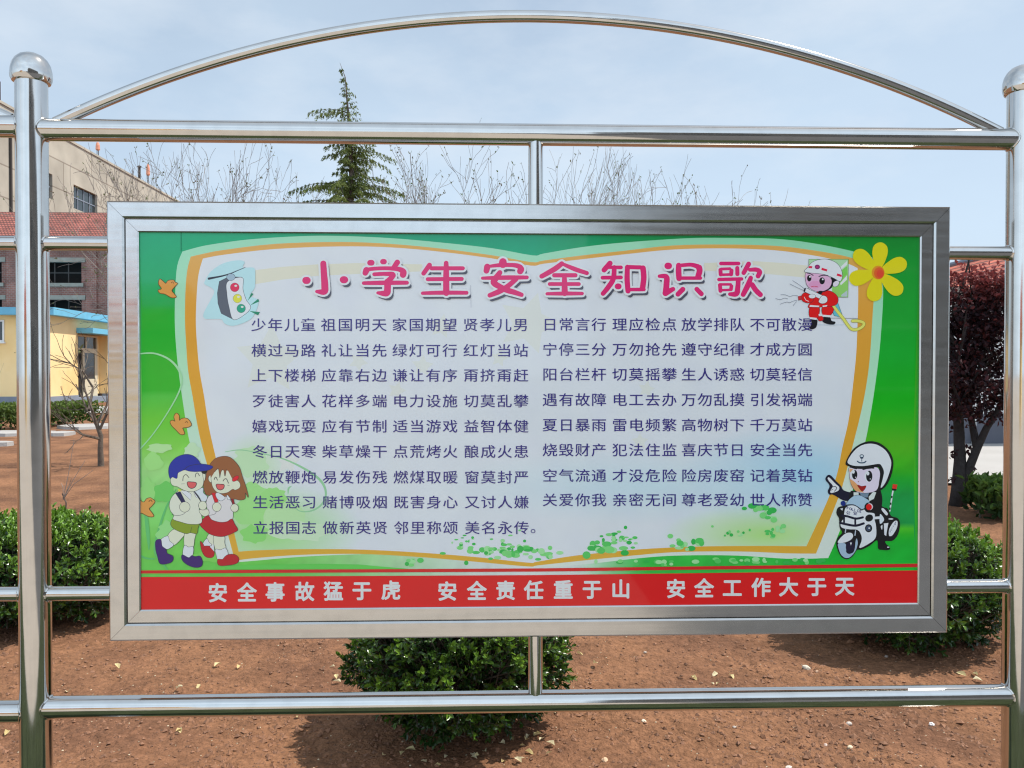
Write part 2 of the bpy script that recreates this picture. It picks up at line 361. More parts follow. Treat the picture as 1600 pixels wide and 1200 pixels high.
def bgcol(px, py):
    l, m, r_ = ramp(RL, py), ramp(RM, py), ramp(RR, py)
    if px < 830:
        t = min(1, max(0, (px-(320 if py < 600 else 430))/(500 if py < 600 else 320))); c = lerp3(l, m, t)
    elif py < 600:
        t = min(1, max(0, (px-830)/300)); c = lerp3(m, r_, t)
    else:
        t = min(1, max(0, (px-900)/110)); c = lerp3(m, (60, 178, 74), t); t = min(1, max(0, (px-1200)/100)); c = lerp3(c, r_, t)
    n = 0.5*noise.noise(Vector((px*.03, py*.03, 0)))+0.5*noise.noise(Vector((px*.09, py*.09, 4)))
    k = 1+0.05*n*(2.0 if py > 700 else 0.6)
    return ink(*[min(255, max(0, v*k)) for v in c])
def mesh_field(name, polygon, colfn, step, lay, parent):
    xs_, ys_ = [p[0] for p in polygon], [p[1] for p in polygon]
    V = [Vector(p) for p in polygon]; nb = len(V)
    for y in np.arange(min(ys_)+step/2, max(ys_), step):
        for x in np.arange(min(xs_)+step/2, max(xs_), step):
            V.append(Vector((x, y)))
    # only points well inside are kept by the triangulation type
    vs, _, fs, _, _, _ = delaunay_2d_cdt(V, [], [list(range(nb))], 1, 1e-3)
    me = bpy.data.meshes.new(name)
    FF = []
    for f in fs:
        a = sum(vs[f[i]].x*vs[f[(i+1) % 3]].y-vs[f[(i+1) % 3]].x*vs[f[i]].y for i in range(3))
        FF.append(tuple(f) if a < 0 else tuple(f[::-1]))
    me.from_pydata([PB(v.x, v.y, lay) for v in vs], [], FF)
    at = me.attributes.new('Col', 'FLOAT_COLOR', 'POINT')
    at.data.foreach_set('color', np.array([colfn(v.x, v.y) for v in vs], dtype=np.float32).ravel())
    me.materials.append(M_PRINT); me.update()
    o = bpy.data.objects.new(name, me); COL.objects.link(o)
    if parent: o.parent = parent
    return o
# poster sheet (slightly larger than the opening; its rim sits behind the inner frame)
def px_of(x, z):
    d = Vector((x, PY, z))-EYE; w = d.dot(fwd); return (800+FPX*d.dot(rgt)/w, 600-FPX*d.dot(upv)/w)
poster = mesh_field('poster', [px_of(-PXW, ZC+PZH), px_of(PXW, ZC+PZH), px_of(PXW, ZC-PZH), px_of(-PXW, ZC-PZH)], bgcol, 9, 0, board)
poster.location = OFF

HALO = [(285,393),(306,387),(330,382),(390,374),(470,369),(530,368.6),(610,372),(690,379),(770,388),(832,399),(850,396),(910,386),(974,379),(1070,372.4),(1130,371.6),(1210,373),(1270,380),(1330,392),(1365,403),(1379,425),(1380,460),(1378,500),(1374,550),(1366,612),(1358,660),(1352,690),(1340,735),(1326,790),(1308,840),(1294,872),(1230,873),(1150,868),(1060,868),(1000,872),(920,881),(838,887),(760,880),(700,872),(620,866),(560,866),(470,870),(400,876),(352,880),(345,850),(330,790),(314,745),(302,710),(294,680),(286,630),(279,580),(275,540),(273,500),(274,450),(277,415)]
ORANGE = [(298,401),(320,396),(350,390.5),(430,381),(530,378),(610,381),(690,388.5),(770,399),(830,409.5),(850,407),(910,399),(974,392),(1050,383.6),(1130,382),(1210,384),(1270,391),(1320,400),(1356,411),(1365,421),(1366,450),(1363,500),(1359,560),(1353,606),(1344,650),(1334,690),(1317,757),(1300,803),(1275,865),(1230,864.6),(1170,862),(1110,861.6),(1050,863),(990,868),(900,877),(840,883.5),(824,885),(740,877.5),(650,870),(560,865.5),(470,867),(400,872),(367,876),(356,835),(340,778),(319,710),(308,662),(301,620),(294,580),(291,540),(289,500),(290,450),(293,420)]
PAGE = [(317,404),(350,398),(430,389),(530,385),(610,386.5),(690,393.5),(770,404),(829,415),(850,412),(910,405),(974,397.6),(1050,390),(1130,388),(1210,391),(1270,399),(1300,405),(1325,412),(1340,419),(1341,460),(1340,500),(1338,550),(1333,600),(1326,656),(1316,700),(1308,740),(1293,782),(1260,853.5),(1200,853),(1110,853.5),(1050,855.5),(990,859),(900,868),(840,877.5),(824,879),(740,870),(650,863),(560,858.6),(470,858),(400,860),(373,862),(366,833),(352,775),(336,710),(326,665),(319,620),(312,580),(308,540),(306,500),(308,450),(311,425)]
def smooth_corners(pts, sub=4):
    # rounds the gentle bends and keeps the real corners
    n = len(pts); cor = []
    for i in range(n):
        a, b_, c = pts[i-1], pts[i], pts[(i+1) % n]
        t = math.atan2(c[1]-b_[1], c[0]-b_[0])-math.atan2(b_[1]-a[1], b_[0]-a[0]); t = abs((t+math.pi) % (2*math.pi)-math.pi)
        if t > math.radians(30): cor.append(i)
    if not cor: return smooth_pts(pts, True, sub)
    out = []
    for k, i in enumerate(cor):
        j = cor[(k+1) % len(cor)]; seg = [pts[(i+m) % n] for m in range(((j-i) % n or n)+1)]
        out += (smooth_pts(seg, False, sub) if len(seg) > 2 else seg)[:-1]
    return out
def dense(poly, st=6):
    out = []
    for a, c in zip(poly, poly[1:]+poly[:1]):
        n = max(1, int(math.hypot(c[0]-a[0], c[1]-a[1])/st))
        out += [(a[0]+(c[0]-a[0])*k/n, a[1]+(c[1]-a[1])*k/n) for k in range(n)]
    return out
def halocol(px, py):
    up = (150, 205, 178) if px < 1000 else (138, 200, 168)
    c = ramp([(380, up), (560, (160, 208, 178)), (680, (178, 212, 190)), (760, (196, 212, 200)), (880, (200, 212, 204))], py)
    return ink(*c)
def pagecol(px, py):
    c = (203, 208, 220)
    d = math.hypot((px-1250)/190, (py-745)/85); t = max(0, 1-d); c = lerp3(c, (140, 190, 222), min(1, t*.9))
    d = math.hypot((px-1010)/330, (py-760)/60); t = max(0, 1-d); c = lerp3(c, (184, 205, 222), t)
    d = math.hypot((px-1200)/170, (py-835)/50); t = max(0, 1-d); c = lerp3(c, (160, 208, 120), min(1, t*.95))
    d = math.hypot((px-420)/150, (py-830)/80); t = max(0, 1-d); c = lerp3(c, (150, 206, 130), min(1, t*1.1))
    d = math.hypot((px-400)/60, (py-730)/60); t = max(0, 1-d); c = lerp3(c, (178, 215, 165), min(1, t*.9))
    n = noise.noise(Vector((px*.025, py*.025, 7)))
    return ink(*[v*(1+.012*n) for v in c])
mesh_field('printed_halo', smooth_corners(HALO), halocol, 12, 1, poster)
mesh_field('printed_border', smooth_corners(ORANGE), lambda x, y: ink(*ramp([(380, (208, 160, 92)), (480, (206, 150, 66)), (700, (214, 152, 56)), (870, (218, 160, 64))], y)), 14, 2, poster)
mesh_field('printed_page', smooth_corners(PAGE), pagecol, 8, 3, poster)

a = Art(4)                                     # faint washes, stars, stems and splashes on the page
PALE = ink(206, 204, 190); STAR = ink(203, 207, 206)
a.shape([(399,422),(440,417),(496,413),(560,411),(660,413),(660,424),(560,428),(496,431),(440,437),(399,444)], PALE, sharp=True)
a.shape([(1100,411),(1178,408),(1225,411),(1262,415),(1262,434),(1178,426),(1100,423)], PALE, sharp=True)
def star(cx, cy, r, col, rot=0.0):
    a.shape([(cx+(r if k % 2 == 0 else r*.5)*math.sin(rot+k*math.pi/5), cy-(r if k % 2 == 0 else r*.5)*math.cos(rot+k*math.pi/5)) for k in range(10)], col, sharp=True)
for s_ in ((422,562,56,.05),(690,510,20,.2),(560,565,16,.5),(660,572,18,.1),(826,505,50,.3),(450,722,20,.1),(1010,608,14,.2),(1000,690,14,.0),(620,610,15,.3),(780,560,14,.2)): star(s_[0], s_[1], s_[2], STAR, s_[3])
random.seed(5)
def blotch(cx, cy, rx, ry, col, seed=0, n=18):
    rr = random.Random(seed); a.shape([(cx+rx*(1+rr.uniform(-.22, .2))*math.cos(t), cy+ry*(1+rr.uniform(-.22, .2))*math.sin(t)) for t in np.linspace(0, 2*math.pi, n, endpoint=False)], col)
blotch(392, 722, 28, 26, ink(178, 212, 172), 1); blotch(405, 790, 38, 36, ink(150, 206, 132), 2); blotch(446, 812, 34, 26, ink(172, 212, 160), 3)
blotch(470, 830, 46, 16, ink(186, 212, 182), 4); blotch(395, 835, 20, 14, ink(132, 202, 112), 5); blotch(428, 778, 20, 16, ink(146, 205, 126), 6)
for p, w in (([(352,706),(375,703),(400,707),(440,716),(475,732),(500,750),(509,768),(505,785),(490,797),(470,799),(458,790)], [1,1.6,1.4,2,3.4,4,3.4,3,2.4,1.8,1]), ([(450,772),(451,763),(455,760)], [1,3,1])):
    a.stroke(p, w, ink(140, 190, 150))
rr = random.Random(11)
def splash(cx, cy, sx, sy, n, r0, r1):
    for k in range(n):
        g_ = rr.choice([(84, 186, 96), (118, 200, 120), (60, 170, 82), (150, 210, 150)])
        a.ell(rr.gauss(cx, sx), rr.gauss(cy, sy), rr.uniform(r0, r1)*1.5, rr.uniform(r0, r1), ink(*g_))
splash(780, 862, 32, 5, 34, 2, 5.0); splash(735, 843, 16, 7, 16, .8, 2.2); splash(802, 848, 12, 7, 12, 1.2, 3.4); splash(832, 866, 22, 4, 18, 2, 5)
splash(955, 838, 10, 10, 14, 1.5, 4); splash(985, 846, 14, 4, 10, 1.2, 3); splash(945, 858, 16, 6, 14, 3, 6); splash(1085, 850, 22, 5, 14, 2, 5)
splash(1178, 793, 9, 2, 8, 2, 4.5); splash(1200, 806, 6, 6, 8, 2.5, 5); splash(1210, 832, 7, 8, 12, 1.5, 3.6); splash(1150, 832, 18, 4, 10, 1, 2.6); splash(645, 880, 10, 3, 8, 2, 4)
splash(1180, 876, 60, 2, 24, 1.5, 4); splash(1010, 879, 40, 2, 16, 1.5, 4)
for p, w in (([(216,553),(240,552),(262,560),(277,574),(284,592),(280,612),(262,645),(238,680),(216,705)], [2,2.4,3,3.4,3,2.4,1.8,1.6,2]), ([(275,765),(262,788),(252,815),(243,850),(245,868),(262,890)], [1.5,2.6,3.4,4,4,2]), ([(217,755),(226,790),(231,830),(233,858)], [1,4,6,2]), ([(216,866),(228,872),(242,873)], [3,3,2])):
    a.stroke(p, w, ink(96, 180, 110) if p[0][1] > 700 else ink(150, 204, 160))
for q in ((250,700,20,7,(168,214,150)),(240,722,14,14,(150,208,126)),(256,770,18,16,(104,190,96)),(300,705,12,12,(180,215,175)),(232,770,12,22,(140,204,120)),(330,870,30,8,(120,196,92)),(262,835,16,20,(140,204,130))):
    blotch(q[0], q[1], q[2], q[3], ink(*q[4]), int(q[0]))
a.shape([(352,884),(420,882),(500,881),(560,882),(640,889),(352,889.5)], ink(96, 190, 88), sharp=True)
a.stroke([(283,361),(283,392)], 1.0, ink(20, 120, 92)); a.stroke([(735,446),(736,480)], .8, ink(180, 184, 196))
a.build('printed_watercolour')

# ---- red banner along the foot of the poster
def yl(y0, y1, y2, px): # three heights at x = 217, 840, 1437
    return y0+(y1-y0)*(px-217)/623 if px < 840 else y1+(y2-y1)*(px-840)/597
a = Art(230)
xsB = list(range(208, 1449, 20))
strip = lambda t, bt, col: a.face([(x, yl(*t, x)) for x in xsB]+[(x, yl(*bt, x)) for x in xsB[::-1]], col)
strip((891.2, 888, 880.5), (896, 893, 886), ink(196, 50, 50)); strip((901.5, 898.5, 891), (962, 954, 950), ink(212, 34, 44))
a.build('printed_banner')

# ---- lettering
GLY = {}
def glyph(ch):
    if ch not in GLY:
        c = bpy.data.curves.new('glyph', 'FONT'); c.body = ch; c.resolution_u = 3
        o = bpy.data.objects.new('glyph', c); COL.objects.link(o)
        me = bpy.data.meshes.new_from_object(o.evaluated_get(bpy.context.evaluated_depsgraph_get()))
        GLY[ch] = ([(v.co.x, v.co.y) for v in me.vertices], [tuple(p.vertices) for p in me.polygons])
        bpy.data.objects.remove(o); bpy.data.curves.remove(c); bpy.data.meshes.remove(me)
    return GLY[ch]
def letter(b, ch, cx, cy, w, h, col, bold=0.0, lay=200, slope=0.0, centre=0.5):
    # the em box (w, h pixels) is centred on (cx, cy)
    vs, fs = glyph(ch)
    FF = []
    for f in fs:
        ar = sum(vs[f[i]][0]*vs[f[(i+1) % len(f)]][1]-vs[f[(i+1) % len(f)]][0]*vs[f[i]][1] for i in range(len(f)))
        FF.append(tuple(f) if ar > 0 else tuple(f[::-1]))
    # heavier weights are printed as a few copies a hair apart
    offs = [(0, 0)] if not bold else ([(-bold, 0), (bold, 0), (0, bold)] if bold < .015 else [(bold*math.cos(t), bold*math.sin(t)) for t in np.linspace(0, 2*math.pi, 8, endpoint=False)])
    for k, (ox, oy) in enumerate(offs):
        out = []
        for x, y in vs:
            u = (x+ox-centre)*w; out.append(PB(cx+u, cy-(y+oy-0.38)*h+slope*u, lay+k))
        b.add(out, FF, col)
VERSES = ['少年儿童 祖国明天 家国期望 贤孝儿男 日常言行 理应检点 放学排队 不可散漫', '横过马路 礼让当先 绿灯可行 红灯当站 宁停三分 万勿抢先 遵守纪律 才成方圆',
 '上下楼梯 应靠右边 谦让有序 甭挤甭赶 阳台栏杆 切莫摇攀 生人诱惑 切莫轻信', '歹徒害人 花样多端 电力设施 切莫乱攀 遇有故障 电工去办 万勿乱摸 引发祸端',
 '嬉戏玩耍 应有节制 适当游戏 益智体健 夏日暴雨 雷电频繁 高物树下 千万莫站', '冬日天寒 柴草燥干 点荒烤火 酿成火患 烧毁财产 犯法住监 喜庆节日 安全当先',
 '燃放鞭炮 易发伤残 燃煤取暖 窗莫封严 空气流通 才没危险 险房废窑 记着莫钻', '生活恶习 赌博吸烟 既害身心 又讨人嫌 关爱你我 亲密无间 尊老爱幼 世人称赞', '立报国志 做新英贤 邻里称颂 美名永传']
X0 = [393, 502, 613, 724, 848, 957, 1065, 1172]; X1 = [493, 604, 714, 825, 947, 1057, 1163, 1269]
YL = [507.5, 547.5, 586.5, 626.5, 666, 705.5, 745.5, 784.5, 824.5]; YR = [507, 546, 585, 624.5, 664, 703, 743, 781, 820]
NAVY = ink(62, 56, 122)
for k, row in enumerate(VERSES):
    b = MB()
    for j, ph in enumerate(row.split(' ')):
        x0, x1 = X0[j], X1[j]
        if j < 4: x0 += k*0.35; x1 += k*0.15
        pitch = (x1-x0-22.5)/3
        cy = YL[k]+(YL[k]-YL[k])*0 if j < 4 else YR[k]
        for i, ch in enumerate(ph): letter(b, ch, x0+11.2+pitch*i, cy, 24.2, 21.6, NAVY, 0.006, 236)
    if k == 8: letter(b, '。', 833, 823.5, 24, 21.6, NAVY, 0.0, 236, centre=0.2)
    b.build('printed_verse', M_PRINT, poster)
b = MB()
for txt, xs_, y0, y1 in (('安全事故猛于虎', (340.5, 386, 430, 476, 521, 565.5, 611), 926, 922), ('安全责任重于山', (699, 745, 790, 834, 880, 925, 970), 923.5, 920), ('安全工作大于天', (1056, 1100, 1144, 1189, 1232, 1276, 1319.5), 919.5, 915.5)):
    for i, ch in enumerate(txt): letter(b, ch, xs_[i], y0+(y1-y0)*i/6, 31, 31, ink(206, 206, 210), 0.030, 240)
b.build('banner_lettering', M_PRINT, poster)

# ---- title: rounded brush strokes traced one by one, with white edge and grey drop line
TITLE = []
def st(fr, pts, w): TITLE.append((fr, pts, w))
F1 = (450, 395, 7.62); F2 = (530, 350, 5); F3 = (740, 395, 8.42); F4 = (850, 350, 5); F5 = (1010, 395, 8)
st(F1, [(214,330),(230,330)], 84); st(F1, [(660,322),(676,322)], 84); st(F1, [(422,130),(430,250),(440,390),(432,462),(345,462)], [72,76,84,80,40])
st(F1, [(978,120),(998,120)], 68); st(F1, [(1130,107),(1146,107)], 64); st(F1, [(1302,115),(1258,180)], [66,58]); st(F1, [(935,208),(922,240)], [76,68])
st(F1, [(945,200),(1060,188),(1200,186),(1320,196),(1374,226),(1370,262)], [46,46,48,58,72,76]); st(F1, [(1028,257),(1150,252),(1248,258),(1235,295),(1180,345)], [46,48,60,64,62])
st(F1, [(903,362),(1160,358),(1416,357)], [44,54,48]); st(F1, [(1185,350),(1186,430),(1170,482),(1070,478)], [80,80,80,36])
st(F2, [(706,322),(660,386)], [38,36]); st(F2, [(722,347),(966,347)], 32); st(F2, [(692,432),(958,430)], 31); st(F2, [(652,541),(820,537),(995,538)], [27,33,30]); st(F2, [(836,306),(836,400),(837,538)], [36,46,50])
st(F3, [(385,122),(385,150)], [100,104]); st(F3, [(180,186),(168,238)], [84,76]); st(F3, [(215,178),(340,164),(500,162),(590,178),(622,214),(612,244)], [40,54,56,66,84,82])
st(F3, [(118,335),(400,328),(700,325)], [42,60,50]); st(F3, [(345,262),(296,330),(266,392),(340,445),(440,492),(540,522),(630,553)], [66,78,84,76,76,68,58]); st(F3, [(560,345),(450,440),(340,508),(212,560)], [62,68,72,60])
st(F3, [(1160,145),(1060,218),(895,310)], [64,70,62]); st(F3, [(1175,150),(1330,216),(1488,268)], [44,60,54]); st(F3, [(1060,297),(1338,297)], 56); st(F3, [(1000,412),(1384,412)], 50); st(F3, [(965,540),(1200,537),(1426,537)], [42,54,46]); st(F3, [(1193,310),(1196,420),(1198,530)], [58,74,82])
st(F4, [(514,308),(468,360)], [42,40]); st(F4, [(505,339),(600,340)], [26,30]); st(F4, [(456,420),(600,418)], [30,30]); st(F4, [(548,340),(540,430),(500,495),(460,544)], [36,40,40,36]); st(F4, [(574,488),(582,488)], 46)
st(F4, [(650,338),(648,430),(655,524)], [38,42,40]); st(F4, [(655,337),(755,340)], 32); st(F4, [(772,346),(778,420),(768,505)], [44,44,44]); st(F4, [(665,513),(780,512)], 28)
st(F5, [(263,165),(277,165)], 82); st(F5, [(160,293),(245,300),(250,380),(238,500)], [44,66,74,74]); st(F5, [(236,505),(330,455)], [76,56]); st(F5, [(400,158),(400,240),(405,322)], [66,72,68])
st(F5, [(420,160),(550,150),(640,172)], [46,50,60]); st(F5, [(656,188),(662,230),(642,300)], [76,74,70]); st(F5, [(430,318),(672,317)], 44); st(F5, [(452,458),(392,518)], [64,62]); st(F5, [(626,455),(684,514)], [58,60])
for p, w in (([(928,135),(1148,135)], 46), ([(922,215),(925,272)], 50), ([(932,204),(1040,200)], 36), ([(1060,222),(1056,270)], 50), ([(930,276),(1056,272)], 34), ([(1132,192),(1134,268)], 52), ([(903,335),(1186,328)], 44), ([(916,405),(922,476)], 50), ([(925,396),(1050,396)], 32), ([(1060,418),(1054,458)], 46), ([(938,468),(1050,464)], 32), ([(1145,340),(1138,440),(1120,512),(1040,518)], [60,64,70,46]), ([(1274,142),(1212,252)], [62,56]), ([(1290,214),(1370,212),(1412,240),(1392,292)], [48,56,62,60]), ([(1300,315),(1268,400),(1206,522)], [56,70,62]), ([(1318,400),(1365,470),(1420,524)], [64,66,64])):
    st(F5, p, w)
a = Art(470)
for fr, p, w in TITLE: a.frame(*fr).stroke(p, w, ink(82, 84, 98), 0.5, 3.6, 5.4)
for fr, p, w in TITLE: a.frame(*fr).stroke(p, w, ink(208, 212, 222), 3.1)
for fr, p, w in TITLE: a.frame(*fr).stroke(p, w, ink(212, 52, 112))
a.build('printed_title')

# ---- traffic light picture
INKL = ink(52, 52, 64)
a = Art(260).frame(210, 350, 5)
a.shape([(550,738),(545,690),(620,550),(612,505),(550,470),(560,430),(600,370),(680,315),(760,290),(830,285),(862,300),(850,340),(935,345),(945,420),(940,500),(905,560),(968,598),(950,680),(900,750),(780,795),(710,780),(680,745),(610,742)], ink(172, 208, 228))
a.stroke([(582,427),(680,408),(750,388),(805,365),(866,340)], [18,12,9,6,4], INKL)
a.shape([(665,450),(740,412),(842,414),(730,452),(724,560),(745,670),(772,745),(680,698),(655,620),(650,540)], ink(88, 92, 104), .5, INKL, True)
a.shape([(730,452),(843,420),(848,510),(872,590),(908,652),(860,708),(775,746),(742,650),(725,545)], ink(204, 210, 220), .6, INKL)
a.ell(755, 415, 32, 26, ink(150, 172, 190), .5, INKL)
for x, y, r_, c in ((785,495,34,(206,48,84)), (806,582,33,(222,204,70)), (835,660,33,(36,150,122))):
    a.ell(x, y, r_, r_, ink(*c), .4, ink(90, 90, 90)); a.ell(x+8, y-12, 11, 8, ink(225, 205, 205))
for t in ([(885,602),(915,540),(932,546)], [(905,636),(968,584),(976,606)], [(900,680),(982,688),(966,713)]): a.shape(t, ink(24, 128, 98), sharp=True)
a.build('traffic_light_picture')

# ---- three little birds
BR = ink(96, 60, 40); BO = ink(222, 146, 80)
for fr, pts, eye in (((210,350,5), [(200,432),(228,452),(247,466),(266,444),(305,440),(318,456),(336,465),(316,488),(292,520),(312,548),(326,570),(290,573),(240,546),(205,540),(188,520),(215,505),(192,468)], (300,460)),
                ((200,500,5), [(378,730),(398,745),(402,785),(420,772),(450,768),(475,780),(495,818),(470,836),(428,842),(436,868),(440,890),(410,890),(375,855),(345,825),(332,795),(350,785),(370,792),(362,755)], (460,800)),
                ((200,660,4), [(68,482),(90,497),(104,496),(118,478),(140,472),(154,480),(168,494),(150,520),(132,540),(150,565),(160,586),(130,586),(90,566),(68,560)], (144,492))):
    a = Art(260).frame(*fr); a.shape(pts, BO, .9, BR); a.stroke([(eye[0]-12, eye[1]+2), (eye[0], eye[1]-8), (eye[0]+8, eye[1]+4)], 4, BR); a.build('bird_picture')

# ---- yellow flower
a = Art(400).frame(1150, 350, 5)
for tx, ty in ((1130,146),(1328,296),(1290,542),(1068,602),(886,440),(926,214)):
    cx, cy = 1108, 378; dx, dy = tx-cx, ty-cy; l = math.hypot(dx, dy); ux, uy = dx/l, dy/l; pts = []
    for u, w in ((.06,8),(.25,34),(.45,50),(.65,60),(.82,57),(.93,42),(1.0,14)): pts.append((u, w))
    P_ = [(cx+ux*l*u-uy*w, cy+uy*l*u+ux*w) for u, w in pts] + [(cx+ux*l*u+uy*w, cy+uy*l*u-ux*w) for u, w in pts[::-1]]
    a.shape(P_, ink(226, 196, 40))
a.ell(1108, 380, 50, 54, ink(222, 138, 50)); a.ell(1116, 384, 40, 46, ink(226, 96, 52)); a.ell(1122, 388, 26, 32, ink(224, 76, 56))
a.build('flower_picture')

# ---- schoolgirl and schoolboy
CR = ink(206, 210, 190); WH = ink(206, 212, 226)
def LN(a_, p, w=6): a_.stroke(p, w, INKL)
a = Art(290).frame(235, 700, 10)
g = lambda p, c, l=.55, sh=False: a.shape(p, c, l, INKL, sh)
RD = ink(176, 44, 52); HB = ink(142, 92, 62)
g([(890,1390),(920,1345),(990,1350),(992,1500),(950,1515),(890,1440)], CR); g([(825,1490),(885,1415),(915,1470),(955,1505),(920,1535),(850,1535)], WH)
g([(782,1460),(825,1500),(842,1530),(900,1530),(950,1542),(1000,1630),(985,1695),(930,1712),(860,1690),(805,1600)], RD)
g([(930,1540),(990,1500),(1003,1620)], WH, .5, True)
g([(995,1370),(1150,1375),(1160,1480),(1178,1565),(1100,1588),(1018,1580)], CR); g([(1020,1585),(1100,1590),(1178,1565),(1215,1668),(1160,1730),(1060,1740),(1035,1680)], WH)
g([(1055,1742),(1130,1738),(1165,1700),(1220,1665),(1320,1665),(1380,1720),(1362,1790),(1250,1825),(1075,1830)], RD)
g([(1150,130),(1250,150),(1340,230),(1400,320),(1440,450),(1480,560),(1515,680),(1530,770),(1485,700),(1480,788),(1400,810),(1330,795),(1250,795),(1100,760),(990,720),(935,745),(860,705),(832,560),(870,470),(880,380),(920,290),(965,215),(1040,155)], HB)
g([(1010,725),(920,752),(876,850),(895,960),(910,1050),(960,1125),(1090,1165),(1200,1155),(1280,1112),(1292,1010),(1275,860),(1200,765),(1110,765)], ink(216, 202, 206))
g([(905,1050),(960,1120),(1090,1160),(1200,1150),(1275,1110),(1320,1190),(1366,1275),(1300,1320),(1160,1375),(1050,1377),(930,1340),(840,1270),(775,1180),(850,1085)], RD)
LN(a, [(920,1050),(1000,1035),(1040,985)]); g([(960,700),(1020,698),(1062,840),(1010,850)], ink(196, 36, 52), .5, True); g([(1262,790),(1298,795),(1320,880),(1292,885)], ink(140, 40, 50), .5, True)
g([(1022,722),(1062,700),(1165,768),(1142,808),(1100,822),(1050,792)], WH); g([(1198,730),(1252,795),(1212,800)], WH)
g([(952,428),(918,446),(914,500),(950,532)], CR)
g([(990,380),(1080,300),(1200,320),(1280,470),(1300,520),(1360,510),(1402,560),(1392,620),(1330,652),(1285,640),(1210,690),(1120,706),(1040,682),(985,620),(960,540),(955,450)], CR)
a.shape([(945,470),(992,395),(1008,370),(1062,322),(1088,465),(1102,380),(1125,345),(1150,352),(1168,442),(1186,352),(1215,352),(1285,490),(1330,430),(1350,300),(1250,215),(1100,200),(990,250),(930,360)], HB, sharp=True)
LN(a, [(1008,372),(1062,322),(1088,465)], 7); LN(a, [(1150,345),(1168,442),(1188,335)], 7); LN(a, [(1088,465),(1104,380),(1128,335)], 7)
g([(1284,492),(1325,445),(1372,435),(1380,462),(1350,500),(1300,520)], ink(206, 36, 56))
LN(a, [(1000,492),(1012,460),(1030,458),(1050,502)], 11); LN(a, [(1138,515),(1160,486),(1192,484),(1222,548)], 11)
g([(1035,572),(1095,570),(1150,578),(1140,628),(1095,650),(1052,630)], ink(226, 96, 98), 1.0); LN(a, [(1200,578),(1240,590)], 4)
a.ell(1040, 920, 66, 68, CR, .6, INKL); a.ell(1318, 935, 58, 60, CR, .6, INKL)
a.build('schoolgirl_picture')
a = Art(370).frame(235, 700, 10)
g([(375,1270),(275,1370),(300,1450),(370,1515),(480,1420),(530,1330)], CR); g([(272,1375),(170,1430),(185,1530),(250,1575),(300,1565),(365,1510),(302,1450)], WH)
PU = ink(66, 44, 108)
g([(92,1448),(165,1430),(185,1530),(245,1580),(262,1640),(300,1662),(352,1690),(354,1750),(300,1795),(160,1806),(115,1690),(85,1560)], PU)
g([(550,1320),(700,1325),(690,1430),(672,1540),(600,1548),(535,1525)], CR); g([(535,1525),(600,1548),(670,1545),(662,1670),(600,1712),(512,1672)], WH)
g([(502,1668),(600,1712),(650,1680),(700,1695),(780,1690),(816,1770),(795,1845),(700,1862),(580,1820),(500,1745)], PU)
g([(365,1100),(480,1150),(620,1180),(755,1185),(742,1260),(725,1335),(630,1320),(560,1335),(430,1290),(350,1240),(322,1180)], ink(128, 148, 52))
LN(a, [(655,1225),(640,1270),(632,1320)], 6)
g([(690,690),(820,622),(830,700),(890,760),(860,832),(800,832)], ink(198, 208, 230))
g([(490,660),(400,702),(332,780),(302,880),(320,980),(372,1050),(360,1110),(480,1152),(620,1186),(790,1172),(800,1060),(762,950),(790,825),(700,692),(600,680)], ink(208, 210, 196))
LN(a, [(340,1030),(380,1050),(460,1050),(520,1030),(552,1000)])
g([(490,682),(560,668),(642,720),(632,812)], WH, .5, True); g([(680,690),(702,685),(765,790),(720,770)], WH, .5, True); LN(a, [(690,682),(740,750),(795,832)], 18)
a.shape([(430,640),(495,652),(452,692)], ink(226, 206, 90), sharp=True)
g([(395,702),(468,680),(548,840),(492,850)], ink(46, 46, 84), .5, True)
a.ell(540, 920, 80, 78, CR, .6, INKL); g([(772,966),(860,958),(905,965),(915,1030),(850,1065),(785,1022)], CR); a.ell(820, 898, 62, 66, CR, .6, INKL)
g([(815,385),(852,402),(862,440),(850,500),(828,512)], CR); a.shape([(800,375),(850,345),(892,345),(880,385),(838,405)], ink(30, 30, 40))
g([(430,380),(540,338),(700,338),(800,378),(822,450),(832,530),(802,612),(700,670),(600,676),(505,645),(430,602),(352,580),(320,520),(340,452),(420,470)], CR)
g([(312,472),(290,380),(300,285),(350,200),(440,132),(560,100),(670,122),(750,190),(790,245),(870,258),(960,280),(972,305),(900,345),(740,366),(620,360),(540,340),(470,365),(430,395),(415,472),(350,450)], ink(46, 56, 152))
LN(a, [(520,342),(600,284),(700,258),(800,250)], 8)
LN(a, [(510,512),(520,445),(560,415),(606,462)], 10); LN(a, [(705,452),(715,402),(742,390),(770,432)], 10)
g([(585,536),(650,534),(716,546),(702,600),(650,626),(600,600)], ink(228, 96, 98), 1.0); LN(a, [(486,560),(540,558)], 4)
a.build('schoolboy_picture')

